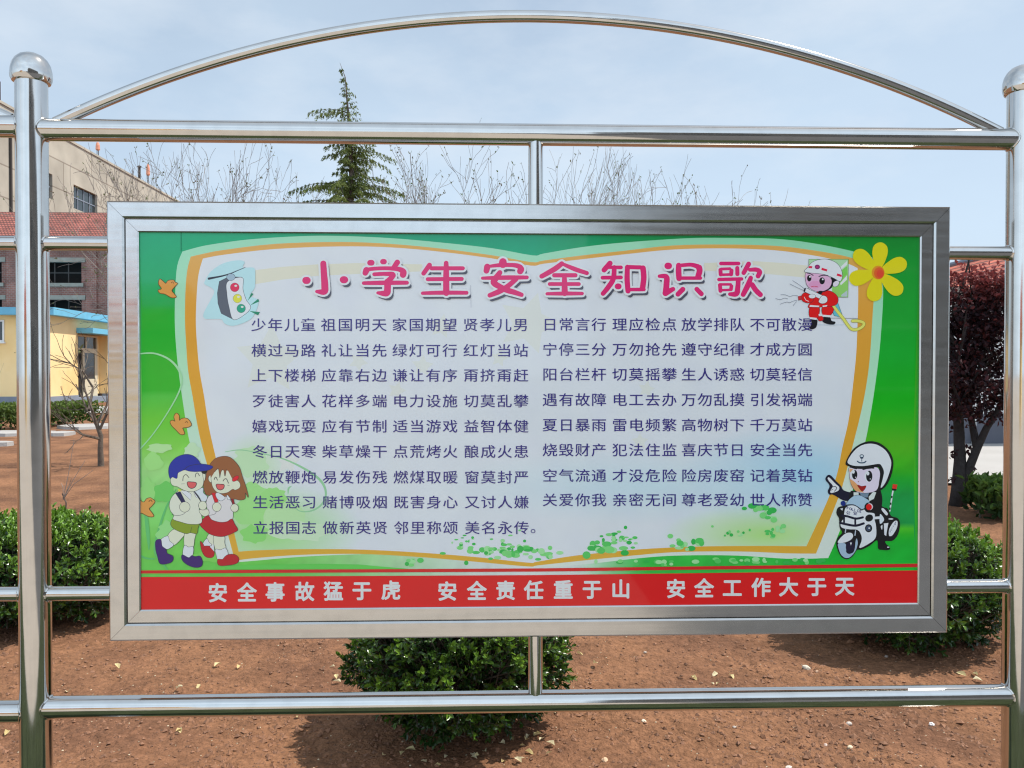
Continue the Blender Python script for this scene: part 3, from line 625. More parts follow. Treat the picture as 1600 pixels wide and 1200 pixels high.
# ---- firefighter
a = Art(260).frame(1210, 395, 9.233)
FR_ = ink(206, 28, 40); BK = ink(32, 32, 46)
g([(495,95),(1065,95),(1058,640),(495,640)], ink(136, 192, 104), .5, True)
a.shape([(500,100),(1058,100),(1050,300),(500,420)], ink(160, 200, 160), sharp=True); a.shape([(950,205),(1048,115),(1048,170),(960,245)], ink(208, 218, 214), sharp=True); a.shape([(945,440),(1046,322),(1046,388),(955,470)], ink(206, 216, 212), sharp=True)
a.shape([(960,260),(1048,190),(1048,300),(960,400)], ink(118, 190, 90), sharp=True); a.shape([(960,610),(1050,540),(1050,632),(965,632)], ink(170, 185, 190), sharp=True)
a.shape([(496,640),(830,640),(830,300),(496,300)], ink(203, 208, 220), sharp=True)
LN(a, [(810,942),(1000,944),(1205,946)], 5); a.stroke([(600,1040),(800,1042),(1000,1040)], 4, ink(150, 175, 195))
g([(900,690),(990,940),(860,905),(826,800)], ink(96, 176, 194), .5, True)
hose = [(850,770),(925,868),(1000,962),(1060,1048),(1110,1100),(1180,1108),(1260,1072),(1290,1020),(1240,990),(1170,982),(1125,984)]
a.stroke(hose, 48, ink(150, 146, 70)); a.stroke(hose, 36, ink(212, 206, 104))
g([(535,958),(610,968),(602,1060),(560,1095),(510,1088),(540,1030)], BK); g([(702,935),(790,930),(820,985),(872,1000),(850,1030),(760,1022),(698,990)], BK)
g([(512,790),(640,780),(622,945),(512,932)], FR_); g([(690,790),(800,768),(852,820),(800,902),(702,905)], FR_); g([(632,925),(690,918),(698,970),(640,978)], FR_)
a.shape([(508,930),(612,940),(606,968),(508,956)], WH, sharp=True); a.shape([(690,893),(816,903),(812,932),(690,922)], WH, sharp=True); a.shape([(635,885),(690,880),(688,912),(638,915)], WH, sharp=True)
g([(700,550),(620,560),(560,640),(520,710),(490,790),(640,782),(760,772),(840,765),(900,735),(915,660),(872,592),(790,550)], FR_)
g([(445,578),(392,620),(402,690),(470,720),(540,708),(560,640)], FR_); g([(340,632),(386,620),(392,675),(346,685)], ink(186, 60, 66), .5, True); a.stroke([(430,640),(450,680),(490,700)], 8, WH)
a.shape([(510,754),(646,764),(640,784),(505,780)], WH, sharp=True); a.shape([(690,764),(762,754),(752,776),(695,782)], WH, sharp=True)
g([(815,360),(935,405),(900,425),(845,440),(822,500),(745,550),(700,556),(790,480)], BK); g([(850,432),(905,402),(932,430),(902,480),(850,485)], ink(222, 200, 214))
g([(458,290),(600,290),(750,330),(815,380),(818,450),(770,520),(660,560),(560,540),(480,482),(450,400)], ink(220, 164, 196)); a.ell(585, 460, 90, 55, ink(222, 146, 186))
g([(432,270),(480,212),(540,142),(640,102),(760,97),(880,142),(950,222),(976,330),(945,410),(860,368),(750,320),(640,300),(530,290)], ink(212, 215, 222))
for q in ([(500,190),(545,195),(540,224),(484,220)], [(680,215),(762,240),(755,270),(674,250)], [(905,298),(970,320),(966,350),(894,330)]): a.shape(q, ink(206, 50, 76), sharp=True)
a.ell(617, 205, 38, 34, ink(122, 52, 108)); a.ell(617, 205, 20, 18, ink(170, 60, 110))
for x, y, rx, ry in ((500,368,32,46), (685,405,40,50)): a.ell(x, y, rx, ry, BK); a.ell(x+10, y-22, 13, 13, WH)
LN(a, [(470,292),(520,305),(556,326)], 13); LN(a, [(640,342),(700,325),(765,328)], 13); a.stroke([(530,492),(570,482),(622,492)], 8, ink(190, 50, 70))
g([(640,558),(692,558),(662,602),(622,592)], BK)
noz = [(455,540),(580,598),(690,648)]; a.stroke(noz, 66, INKL); a.stroke(noz, 56, ink(216, 224, 232)); LN(a, [(440,520),(430,552)], 24)
a.ell(542, 628, 48, 30, WH, .4, INKL); g([(690,620),(750,640),(756,700),(700,732),(640,712),(655,662)], WH)
GY = ink(120, 126, 140)
for p in ([(430,520),(340,452),(260,402)], [(420,545),(320,500),(220,450)]): a.stroke(p, 6, GY)
for p in ([(335,622),(270,615),(220,630),(150,606),(90,605)], [(190,665),(140,655),(80,676),(15,660)], [(322,685),(260,700),(220,720),(170,712),(80,742)], [(315,706),(290,735),(268,762)]): a.stroke(p, 6, GY)
a.build('firefighter_picture')

# ---- police officer on a motorcycle
a = Art(260).frame(1280, 680, 11.43)
NB = ink(34, 34, 56); BK = ink(30, 30, 44); PW = ink(206, 213, 226)
a.stroke([(1312,1000),(1290,1140),(1258,1350)], 26, PW)
for y in (1090, 1210, 1300): a.stroke([(1296-(y-1090)*.16, y), (1293-(y-1090)*.16, y+26)], 22, BK)
a.shape([(1296,945),(1380,955),(1368,990),(1300,985)], BK, sharp=True); a.shape([(1312,872),(1392,882),(1378,960),(1300,950)], ink(206, 62, 52), sharp=True)
a.shape([(108,770),(150,712),(210,722),(300,820),(380,900),(440,985),(600,1040),(620,1120),(560,1170),(480,1172),(400,1150),(250,1062),(180,1060),(150,1000),(182,900),(120,815)], NB)
a.shape([(148,770),(180,758),(290,868),(350,920),(346,980),(290,1012),(208,1030),(198,990),(240,905),(180,830)], PW)
LN(a, [(240,920),(290,918),(308,950),(270,1000)], 12); LN(a, [(205,985),(240,965)], 10)
a.shape([(560,1000),(700,1010),(900,1020),(1060,960),(1110,1040),(1122,1200),(1080,1390),(960,1400),(900,1200),(560,1180)], BK)
a.shape([(612,1018),(700,1020),(702,1090),(612,1090)], ink(196, 206, 206), sharp=True); a.shape([(880,1100),(960,1010),(1015,1020),(960,1170),(890,1190)], ink(196, 206, 206), sharp=True)
a.shape([(720,1030),(890,1020),(860,1110),(760,1110)], ink(110, 130, 150), sharp=True); a.shape([(1032,1150),(1088,1150),(1080,1200),(1038,1200)], PW, sharp=True)
a.shape([(468,505),(520,370),(620,232),(760,142),(920,105),(1080,142),(1220,252),(1300,380),(1322,520),(1290,700),(1210,880),(1120,970),(1050,995),(1040,900),(1075,700),(1055,570),(960,600),(700,602),(520,552)], BK)
a.shape([(503,485),(560,360),(660,242),(780,172),(920,150),(1050,180),(1180,270),(1260,400),(1282,520),(1240,700),(1170,860),(1095,936),(1135,760),(1152,650),(1112,550),(1060,512),(900,535),(760,550),(600,540)], PW)
a.shape([(535,585),(700,602),(900,600),(980,572),(1050,590),(1082,680),(1070,800),(1040,950),(960,1010),(800,1030),(660,1000),(580,900),(545,780),(538,680)], ink(212, 196, 216), .5, BK)
a.shape([(545,790),(600,810),(680,885),(730,975),(800,1020),(700,1008),(640,985),(580,900)], ink(226, 150, 104)); a.shape([(540,600),(600,610),(590,640),(545,660)], ink(222, 160, 124))
for x, y, rx, ry in ((630,702,48,84), (890,732,56,98)):
    a.ell(x-22, y+2, rx*1.12, ry*1.0, ink(214, 218, 226)); a.ell(x, y, rx, ry, ink(26, 36, 46)); a.ell(x-24, y-50, 26, 34, ink(222, 226, 230)); a.ell(x+18, y+48, 9, 9, WH)
a.stroke([(550,560),(610,585),(660,598)], 22, BK); a.stroke([(780,610),(880,585),(970,585)], 24, BK); a.ell(697, 828, 10, 12, ink(150, 110, 120))
a.shape([(680,890),(755,912),(832,905),(795,980),(752,992)], ink(150, 28, 34), .4, ink(60, 20, 30))
a.ell(757, 372, 40, 32, ink(60, 80, 100)); a.ell(757, 372, 27, 18, ink(190, 200, 210)); a.ell(757, 405, 30, 14, ink(40, 56, 80)); a.stroke([(757,415),(757,465)], 12, ink(60, 80, 100)); a.stroke([(680,466),(720,490),(792,490),(830,466)], 22, ink(60, 80, 100))
a.frame(1280, 775, 11.43)
a.shape([(305,270),(340,200),(430,175),(520,160),(760,240),(820,140),(950,60),(1090,20),(1120,180),(1220,225),(1280,350),(1400,398),(1440,500),(1405,680),(1310,795),(1180,805),(1200,860),(1258,910),(1245,960),(1130,962),(1050,935),(1030,790),(900,885),(760,955),(670,965),(600,1070),(500,1126),(400,1090),(335,980),(300,840),(335,730),(405,650),(362,560),(350,400),(312,335)], BK)
a.shape([(478,165),(520,80),(600,8),(700,-15),(800,25),(895,112),(760,235),(620,165)], ink(156, 182, 204), .5, BK)
a.shape([(440,335),(468,212),(560,168),(650,182),(745,255),(800,242),(850,290),(980,312),(985,420),(1012,540),(1003,740),(880,850),(718,925),(752,800),(748,700),(680,605),(520,592),(402,562),(380,490),(440,385)], PW)
for p, w in (([(395,345),(500,362),(650,402),(775,380)], 40), ([(372,478),(500,508),(650,528),(790,488)], 42), ([(640,395),(640,520)], 34), ([(440,360),(440,500)], 34), ([(480,160),(620,160),(760,250)], 16)): a.stroke(p, w, NB)
a.shape([(370,225),(420,215),(410,260)], PW, sharp=True); a.ell(425, 130, 46, 46, ink(44, 56, 120)); a.ell(885, 195, 82, 82, BK); a.ell(900, 190, 55, 60, ink(216, 196, 206)); a.ell(885, 195, 52, 55, ink(222, 36, 44))
a.ell(888, 392, 72, 62, BK, rot=-.5); a.ell(878, 575, 64, 72, BK); a.ell(878, 575, 44, 50, ink(70, 80, 100)); a.ell(888, 572, 14, 14, PW)
a.shape([(968,368),(1080,362),(1082,408),(985,415)], PW, sharp=True); a.shape([(1082,322),(1150,395),(1142,450),(1080,490)], ink(196, 206, 220)); a.shape([(1108,240),(1142,218),(1222,310),(1190,342)], PW); a.shape([(1095,545),(1125,520),(1118,600)], PW)
a.shape([(330,830),(380,742),(480,662),(572,660),(602,715),(560,780),(450,828)], PW)
a.shape([(335,848),(450,842),(482,900),(480,1000),(540,1032),(620,980),(648,800),(668,760),(684,850),(642,980),(560,1080),(480,1106),(400,1060),(350,960)], ink(152, 174, 196)); a.ell(548, 912, 78, 112, ink(46, 44, 60)); a.shape([(545,830),(580,830),(562,880)], PW, sharp=True)
for p in ([(470,595),(462,650)], [(645,620),(635,700)]): a.stroke(p, 18, ink(180, 190, 205))
a.shape([(1240,692),(1250,580),(1330,455),(1392,450),(1384,560),(1312,690),(1262,716)], PW); a.shape([(1150,490),(1232,478),(1205,620),(1192,712),(1160,690)], PW, sharp=True); a.ell(1275, 408, 45, 12, PW); a.ell(1228, 912, 22, 10, PW)
for i, ch in enumerate('POLICE'):
    q = a.tr((505+i*46, 212+i*12)); letter(a.b, ch, q[0], q[1], 5.6, 5.6, ink(56, 62, 110), 0.03, a.lay+2, slope=.22, centre=0.33)
for ch, (x, y) in (('公', (515, 298)), ('安', (640, 306))):
    q = a.tr((x, y)); letter(a.b, ch, q[0], q[1], 6.6, 6.2, ink(56, 62, 110), 0.02, a.lay+2, slope=.1)
for i, ch in enumerate('POLICE'):
    q = a.tr((1362-i*19, 470+i*32)); letter(a.b, ch, q[0], q[1], 3.6, 3.6, ink(56, 62, 110), 0.02, a.lay+2, centre=0.33)
a.build('motorcycle_officer_picture')

# ================================================================== plants
def leaf_mat(name, rough=0.45, trans=0.25, spec=0.4):
    m = bpy.data.materials.new(name); m.use_nodes = True; nt = m.node_tree; p = nt.nodes['Principled BSDF']
    at = nt.nodes.new('ShaderNodeAttribute'); at.attribute_name = 'Col'
    p.inputs['Roughness'].default_value = rough; p.inputs['Specular IOR Level'].default_value = spec
    nt.links.new(at.outputs['Color'], p.inputs['Base Color'])
    tr = nt.nodes.new('ShaderNodeBsdfTranslucent'); nt.links.new(at.outputs['Color'], tr.inputs['Color'])
    ms = nt.nodes.new('ShaderNodeMixShader'); ms.inputs[0].default_value = trans
    nt.links.new(p.outputs[0], ms.inputs[1]); nt.links.new(tr.outputs[0], ms.inputs[2])
    nt.links.new(ms.outputs[0], nt.nodes['Material Output'].inputs['Surface'])
    return m
M_GLOSSY = leaf_mat('glossy_leaf', 0.28, 0.18, 0.6)
M_LEAF = leaf_mat('soft_leaf', 0.6, 0.3, 0.3)
M_BARK = material('bark', (0.11, 0.085, 0.065, 1), 0.9, var=0.35, scale=14, bump=0.6, bscale=40)
M_TWIG = material('hazed_twig_bark', (0.22, 0.19, 0.17, 1), 0.9, var=0.3, scale=9)  # paled and greyed: distant haze is put into the bark colour

def leaf(b, p, d, n, l, w, col, fold=0.25):
    d = d.normalized(); s = d.cross(n)
    if s.length < 1e-4: s = d.orthogonal()
    s.normalize(); n = s.cross(d).normalized()
    q = [p, p+d*l*.35-s*w*.5+n*w*fold, p+d*l*.35, p+d*l*.35+s*w*.5+n*w*fold, p+d*l*.75-s*w*.36+n*w*fold*.5-n*l*.04, p+d*l*.75-n*l*.03, p+d*l*.75+s*w*.36+n*w*fold*.5-n*l*.04, p+d*l-n*l*.10]
    b.add(q, [(0,2,1),(0,3,2),(1,2,5,4),(2,3,6,5),(4,5,7),(5,6,7)], col)
def rvec(r): 
    while True:
        v = Vector((r.uniform(-1,1), r.uniform(-1,1), r.uniform(-1,1)))
        if 0.05 < v.length < 1: return v.normalized()

def evergreen_bush(loc, rx, ry, h, seed, label, shoots=620, lsize=0.048):
    r = random.Random(seed); root = empty('evergreen_bush', loc)
    tag(root, label, 'bush', 'clipped evergreen bushes behind the board')
    stems = MB(); fol = MB(); base = Vector((0, 0, 0))
    cz = h*.52
    for k in range(9):
        a_ = r.uniform(0, 6.28); q = Vector((math.cos(a_)*rx*.5, math.sin(a_)*ry*.5, h*r.uniform(.45, .8)))
        stems.tube([base+Vector((math.cos(a_)*.03, math.sin(a_)*.03, -.03)), q*.5+Vector((0,0,.03)), q], [.014, .009, .004], 6)
    for k in range(shoots):
        v = rvec(r)
        if v.z < -.85: v.z *= -.6
        v.normalize()
        bumpy = 1+.16*noise.noise(v*2.2+Vector((seed, 0, 0)))+.08*noise.noise(v*5+Vector((0, seed, 0)))
        depth = r.choice([1, 1, 1, .97, .94, .9, .84, .76, .66, .5])
        zz = v.z*h*.52
        P = Vector((v.x*rx*bumpy*depth, v.y*ry*bumpy*depth, cz+zz*bumpy*depth))
        if P.z < .03: continue
        out = Vector((v.x/rx, v.y/ry, v.z/(h*.52))).normalized()
        sd_ = (out*.8+Vector((0, 0, .65))+rvec(r)*.55).normalized()
        young_lit = max(0, v.z*.6+.42+r.uniform(-.45, .45)) if depth > .92 else 0  # new growth tone; lit top and dark interior are painted in too
        n_l = r.randint(7, 10); ln = r.uniform(.03, .07)
        stems.tube([P-sd_*.10-out*.05, P+sd_*ln*.9], [.0028, .0015], 4)
        for i in range(n_l):
            t = i/(n_l-1); a_ = i*2.4+r.uniform(-.3, .3)
            o1 = sd_.orthogonal().normalized(); o2 = sd_.cross(o1)
            side = o1*math.cos(a_)+o2*math.sin(a_)
            d = (side*(1.0-.55*t)+sd_*(.45+.7*t)+rvec(r)*.22).normalized()
            q = P+sd_*(ln*t)
            l = lsize*r.uniform(.7, 1.2)*(1-.25*t)
            y = min(1, max(0, young_lit*(.45+.75*t)+r.uniform(-.12, .12)))
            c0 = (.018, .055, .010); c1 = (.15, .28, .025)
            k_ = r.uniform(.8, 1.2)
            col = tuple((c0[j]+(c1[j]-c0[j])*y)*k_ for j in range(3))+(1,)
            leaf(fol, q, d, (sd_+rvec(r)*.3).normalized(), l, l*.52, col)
    stems.build('stems', M_BARK, root); fol.build('foliage', M_GLOSSY, root)
    return root
def gp(px, py, dz=0.0): 
    q = G(px, py); return (q.x, q.y, gh(q.x, q.y)+dz)
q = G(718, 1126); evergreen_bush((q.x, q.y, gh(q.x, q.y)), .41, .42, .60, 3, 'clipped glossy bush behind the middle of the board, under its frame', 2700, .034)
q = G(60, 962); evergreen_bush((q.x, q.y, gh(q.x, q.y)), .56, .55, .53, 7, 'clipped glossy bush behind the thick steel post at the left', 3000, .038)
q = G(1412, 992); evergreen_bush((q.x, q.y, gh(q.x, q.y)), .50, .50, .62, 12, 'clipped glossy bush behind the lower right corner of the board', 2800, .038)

def hedge(p0, p1, w, h, seed, label, name='hedge', n=2600, lo=(.03,.06,.012), hi=(.13,.19,.035)):
    r = random.Random(seed); b = MB(); p0, p1 = Vector(p0), Vector(p1); d = p1-p0; nrm = Vector((-d.y, d.x, 0)).normalized()
    root = empty(name, p0); tag(root, label, 'hedge')
    st_ = MB()
    for k in range(int(d.length*3)+3):
        q = d*r.random()+nrm*r.uniform(-w*.2, w*.2); st_.tube([q, q+Vector((r.uniform(-.05,.05), r.uniform(-.05,.05), h*.8))], [.012, .005], 5)
    for k in range(n):
        t = r.random(); u = r.uniform(-1, 1); z = r.random()**.6
        hh = h*(1+.18*noise.noise(Vector((t*d.length*1.3, seed, 0))))
        rim = max(abs(u), z)
        if rim < .55 and r.random() < .6: continue
        q = d*t+nrm*(u*w*.5*(1+.25*noise.noise(Vector((t*d.length*1.7, seed+3, z*2)))))+Vector((0, 0, z*hh))
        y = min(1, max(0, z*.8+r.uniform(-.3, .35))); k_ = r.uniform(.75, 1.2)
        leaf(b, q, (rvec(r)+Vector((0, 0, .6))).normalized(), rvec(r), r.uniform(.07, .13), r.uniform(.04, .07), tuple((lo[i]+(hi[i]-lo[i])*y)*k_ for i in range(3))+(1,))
    st_.build('stems', M_BARK, root); b.build('foliage', M_LEAF, root)
hedge(G(-60, 676), G(138, 662), 1.1, .62, 21, 'low green hedge in front of the yellow house', n=5200)
hedge(G(1522, 806), G(1680, 812), .7, .36, 23, 'low green hedge at the foot of the purple-leaved tree', n=2400, lo=(.02,.05,.012), hi=(.10,.18,.03))

def branch_tree(b, buds, p, d, l, rad, lvl, r, spread_=.55, up=.25, segs=4, budp=.5, budc=None, nchild=(2, 4), minrad=.004):
    pts = [Vector(p)]; dd = d.normalized(); rads = [rad]
    for i in range(segs):
        dd = (dd+rvec(r)*.26+Vector((0, 0, up*.18))).normalized(); pts.append(pts[-1]+dd*l/segs); rads.append(max(minrad, rad*(1-.6*(i+1)/segs)))
    b.tube(pts, rads, 5 if rad > .03 else 3, cap=False)
    if lvl == 0:
        if r.random() < budp:
            for k in range(r.randint(2, 5)):
                c = budc(r); leaf(buds, pts[-1-r.randint(0, 1)]+rvec(r)*.03, (rvec(r)+Vector((0,0,.4))).normalized(), rvec(r), r.uniform(.05, .11), r.uniform(.03, .055), c)
        return
    for k in range(r.randint(*nchild)):
        i = r.randint(max(1, segs-3), segs); a_ = rvec(r); nd = (dd+a_*spread_*1.25+Vector((0, 0, up))).normalized()
        branch_tree(b, buds, pts[i], nd, l*r.uniform(.55, .8), rads[i]*r.uniform(.55, .75), lvl-1, r, spread_, up, segs, budp, budc, nchild, minrad)
    nd = (dd+rvec(r)*.25).normalized(); branch_tree(b, buds, pts[-1], nd, l*.7, rads[-1]*.9, lvl-1, r, spread_, up, segs, budp, budc, nchild, minrad)
def bare_tree(px, ytop, Y, seed, label, group='leafless trees behind the board', width=.55, lvl=3, stems=4, budp=.5, name='bare_tree', wpx=110):
    r = random.Random(seed); top = A(px, ytop, Y); x = top.x; root = empty(name, (x, Y, -0.02))
    tag(root, label, 'tree', group)
    tr = MB(); cr = MB(); bu = MB(); H = top.z
    th = H*.32
    tr.tube([Vector((0,0,0)), Vector((r.uniform(-.05,.05), 0, th*.5)), Vector((r.uniform(-.1,.1), 0, th))], [.11, .085, .075], 8)
    tr.tube([Vector((0,0,-.02)), Vector((0,0,.12))], [.16, .105], 8)
    budc = lambda r_: tuple(v*r_.uniform(.8, 1.2) for v in ((.12,.15,.05) if r_.random() < .6 else (.16,.13,.08)))+(1,)
    for k in range(stems):
        a_ = k*6.283/stems+r.uniform(-.4, .4); d = Vector((math.cos(a_)*width, math.sin(a_)*width, 1))
        branch_tree(cr, bu, Vector((0, 0, th*.93)), d, H*.30, .055, lvl, r, .58, .16, 4, budp, budc, (2, 3), .0068)
    # scale the crown so that the highest twig reaches the height seen
    zt = sorted(v[2] for v in cr.v)[int(len(cr.v)*.994)]; k_ = (H-th)/(zt-th); xm = sorted(abs(v[0]) for v in cr.v)[int(len(cr.v)*.88)]; hs = min(k_, max(.72*k_, wpx*.75*(Y+2.15)/FPX/xm))
    for m_ in (cr, bu): m_.v = [(v[0]*hs, v[1]*hs, th+(v[2]-th)*k_) for v in m_.v]
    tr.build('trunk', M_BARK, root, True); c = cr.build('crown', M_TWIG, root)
    if bu.v: bu.build('buds', M_LEAF, c)
for i, (px, yt, Y, w, lv, st_, bp, wp, lab) in enumerate((
    (205, 238, 30, .5, 3, 5, .5, 120, 'bare tree with scattered buds in front of the grey factory wall'),
    (318, 226, 27, .62, 4, 5, .2, 130, 'bushy bare tree with a dense round fan of twigs right of the factory roof'),
    (372, 250, 28, .55, 3, 5, .4, 80, 'bare tree with forked twigs leaning on the right side of the dense round one'),
    (430, 284, 30, .6, 3, 4, .8, 80, 'small budding tree low over the frame, left of the evergreen'),
    (624, 230, 26, .45, 3, 4, .6, 70, 'bare tree with leaf buds rising directly right of the evergreen'),
    (716, 229, 25, .5, 3, 6, .6, 100, 'bare tree with bud-tipped twigs spread like a vase, left of the stub pipe'),
    (806, 244, 25, .4, 2, 4, .5, 45, 'thin bare tree crossing behind the stub pipe'),
    (872, 240, 26, .4, 2, 5, .3, 55, 'thin bare tree just right of the stub pipe'),
    (922, 228, 27, .35, 3, 4, .2, 50, 'tallest of the thin bare trees, right of the stub pipe'),
    (984, 246, 26, .55, 3, 6, .35, 80, 'bare tree with a thick bundle of twigs right of the middle of the frame'),
    (1058, 268, 27, .6, 3, 4, .3, 70, 'low bare tree with wide bowed limbs'),
    (1112, 268, 27, .5, 2, 5, .3, 60, 'small bare tree at the far right end of the leafless row'))):
    bare_tree(px, yt, Y, 40+i, lab, width=w, lvl=lv, stems=st_, budp=bp, wpx=wp)

# small bare tree and saplings on the bare earth at the left
def yard_tree():
    r = random.Random(77); q = G(158, 728); root = empty('bare_tree', (q.x, q.y, gh(q.x, q.y)-.02)); tag(root, 'small crooked bare tree on the brown earth in front of the hedge', 'tree')
    b = MB(); c = MB(); bu = MB(); s = q.y/FPX+2.15/FPX
    P = lambda px, py, dy=0: Vector(((px-158)*s, dy, (728-py)*s))
    b.tube([P(158,732), P(157,700), P(158,680), P(152,662)], [.052, .042, .036, .032], 8, cap=False)
    for pts in ([P(152,664), P(140,650,.1), P(128,640,.2), P(116,622,.3), P(106,600,.3)], [P(152,664), P(150,640,-.1), P(140,612,-.1), P(128,585,0)], [P(156,670), P(166,648), P(172,620,.1), P(182,590)], [P(157,684), P(146,676,-.3), P(138,668,-.4)], [P(152,662), P(156,630,.3), P(150,600,.5), P(156,572,.4)], [P(140,640), P(128,606,.4), P(112,580,.4), P(98,568,.3)]):
        c.tube(pts, [.024*(1-.8*i/len(pts)) for i in range(len(pts))], 5, cap=False)
        for k in range(5):
            i = r.randint(1, len(pts)-1); branch_tree(c, bu, pts[i], (pts[i]-pts[i-1]).normalized()+rvec(r)*.8, r.uniform(.3, .6), .009, 1, r, .5, .15, 3, .06, lambda r_: (.12,.13,.05,1), (1, 3), .004)
    b.build('trunk', M_BARK, root, True); o = c.build('crown', M_BARK, root)
    if bu.v: bu.build('buds', M_LEAF, o)
yard_tree()
def sapling(px, py, hpx, seed, label):
    r = random.Random(seed); q = G(px, py); s = (q.y+2.15)/FPX; root = empty('sapling', (q.x, q.y, gh(q.x, q.y)-.01)); tag(root, label, 'sapling')
    b = MB(); c = MB(); h = hpx*s
    b.tube([Vector((0,0,0)), Vector((.01,0,h*.18)), Vector((-.03,0,h*.3))], [.009,.007,.006], 6)
    for dx, t in ((.07, 1.0), (.16, .72), (-.08, .42), (.28, .6), (.05, .5)):
        c.tube([Vector((-.02,0,h*.22)), Vector((dx*.4,r.uniform(-.05,.05),h*(.25+.3*t))), Vector((dx,r.uniform(-.1,.1),h*t))], [.0045,.003,.002], 4)
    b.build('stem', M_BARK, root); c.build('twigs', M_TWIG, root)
sapling(102, 806, 118, 5, 'thin leafless sapling sticking up behind the left bush')
sapling(-6, 640, 120, 6, 'leafless twigs at the left edge of the photo, before the yellow house')

# ---- deodar cedar
def cedar():
    r = random.Random(9); Y = 24.0; s = (Y+2.15)/FPX; top = A(531, 97, Y); x0 = A(548, 300, Y).x; root = empty('conifer_tree', (x0, Y, -0.02))
    tag(root, 'tall pointed evergreen conifer with drooping branches rising above the board', 'tree')
    H = top.z; tr = MB(); fo = MB(); br = MB(); zb = lambda py: A(548, py, Y).z
    tr.tube([Vector((0,0,0)), Vector((0,0,H*.45)), Vector((.02,0,H*.75)), Vector(((543-548)*s,0,zb(160))), Vector(((540-548)*s,0,zb(120))), Vector((top.x-x0,0,H))], [.17,.11,.06,.03,.014,.004], 8)
    def frond(p, d, l, dens, lit):
        # a drooping branch clothed with short needle tufts
        n = max(4, int(l/.12)); pts = []; q = Vector(p); dd = d.normalized()
        for i in range(n+1):
            pts.append(q.copy()); q = q+dd*l/n; dd = (dd+Vector((0,0,-.9/n))).normalized()
        br.tube(pts, [max(.003, .016*l/1.5*(1-i/(n+1))) for i in range(n+1)], 4, cap=False)
        side = Vector((-d.y, d.x, 0)); side = side.normalized() if side.length > .01 else Vector((1,0,0))
        for i in range(1, n+1):
            t = i/n
            for k in range(dens):
                sgn = r.choice((-1, 1)); tw = (side*sgn*r.uniform(.2, 1)+dd*r.uniform(.1, .8)+Vector((0,0,-.55+r.uniform(-.3,.35)))).normalized()
                ll = r.uniform(.10, .30)*(1 if l > .5 else .55)*(1.15-.6*abs(t-.5))*min(1, .35+l/1.6); p0 = pts[i]+rvec(r)*.03
                for j in range(3):
                    c = p0+tw*ll*(j+.3)/3
                    y = r.random(); k_ = r.uniform(.7, 1.25)
                    col = ((.095+.085*y)*k_, (.13+.09*y)*k_, (.032+.014*y)*k_, 1)
                    nd = (tw+rvec(r)*.8).normalized(); sd_ = nd.orthogonal().normalized(); sd_ = (sd_+rvec(r)*.8).normalized(); w = r.uniform(.010, .02)
                    a_ = c-nd*.055; e = c+nd*.065
                    fo.add([a_, c+sd_*w, e, c-sd_*w], [(0,1,2,3)], col)
    # tiers: height in the photo's pixels -> reach left and right
    tiers = []
    for py, reach in ((112, .05), (122, .09), (132, .13), (142, .20), (150, .38), (160, .30), (168, .42), (177, .45), (186, .42), (196, .55), (206, .65), (216, .72), (226, .75), (236, .80), (246, .78), (256, .70), (266, .65), (276, .75), (287, 1.15), (297, 1.35), (308, 1.45), (325, 1.9), (345, 2.1), (370, 2.3), (400, 2.5), (440, 2.7), (480, 2.8), (530, 2.7)):
        z = zb(py); n = 4 if reach < .3 else 6 if reach < 1 else 7; a0 = r.uniform(0, 6.28)
        for k in range(n):
            a_ = a0+k*6.283/n+r.uniform(-.3, .3); rr_ = reach*r.uniform(.5, 1.1)
            xx = 0.0 if py > 170 else ((531-548)*s)*(1-(py-97)/80.0) if py < 177 else 0
            frond((xx, 0, z+r.uniform(-.08, .08)), Vector((math.cos(a_), math.sin(a_), .38)), rr_, (9 if py > 200 else 5) if reach > .5 else 1, 1)
    frond((0, 0, zb(178)), Vector((-1, -.1, .42)), 1.30, 7, 1); frond((0, 0, zb(182)), Vector((-1, -.4, .34)), 1.05, 7, 1); frond((0, .05, zb(168)), Vector((-1, .2, .2)), .8, 5, 1)
    frond((0, 0, zb(240)), Vector((1, -.2, .25)), 1.45, 8, 1); frond((0, 0, zb(250)), Vector((1, .1, .2)), 1.25, 8, 1)
    frond((0, 0, zb(292)), Vector((-1, -.2, .3)), 1.9, 9, 1); frond((0, 0, zb(296)), Vector((1, -.3, .3)), 1.8, 9, 1); frond((0, 0, zb(300)), Vector((-.8, -.7, .3)), 1.8, 9, 1)
    tr.build('trunk', M_BARK, root, True); o = br.build('branches', M_BARK, root); fo.build('crown', M_LEAF, root)
cedar()

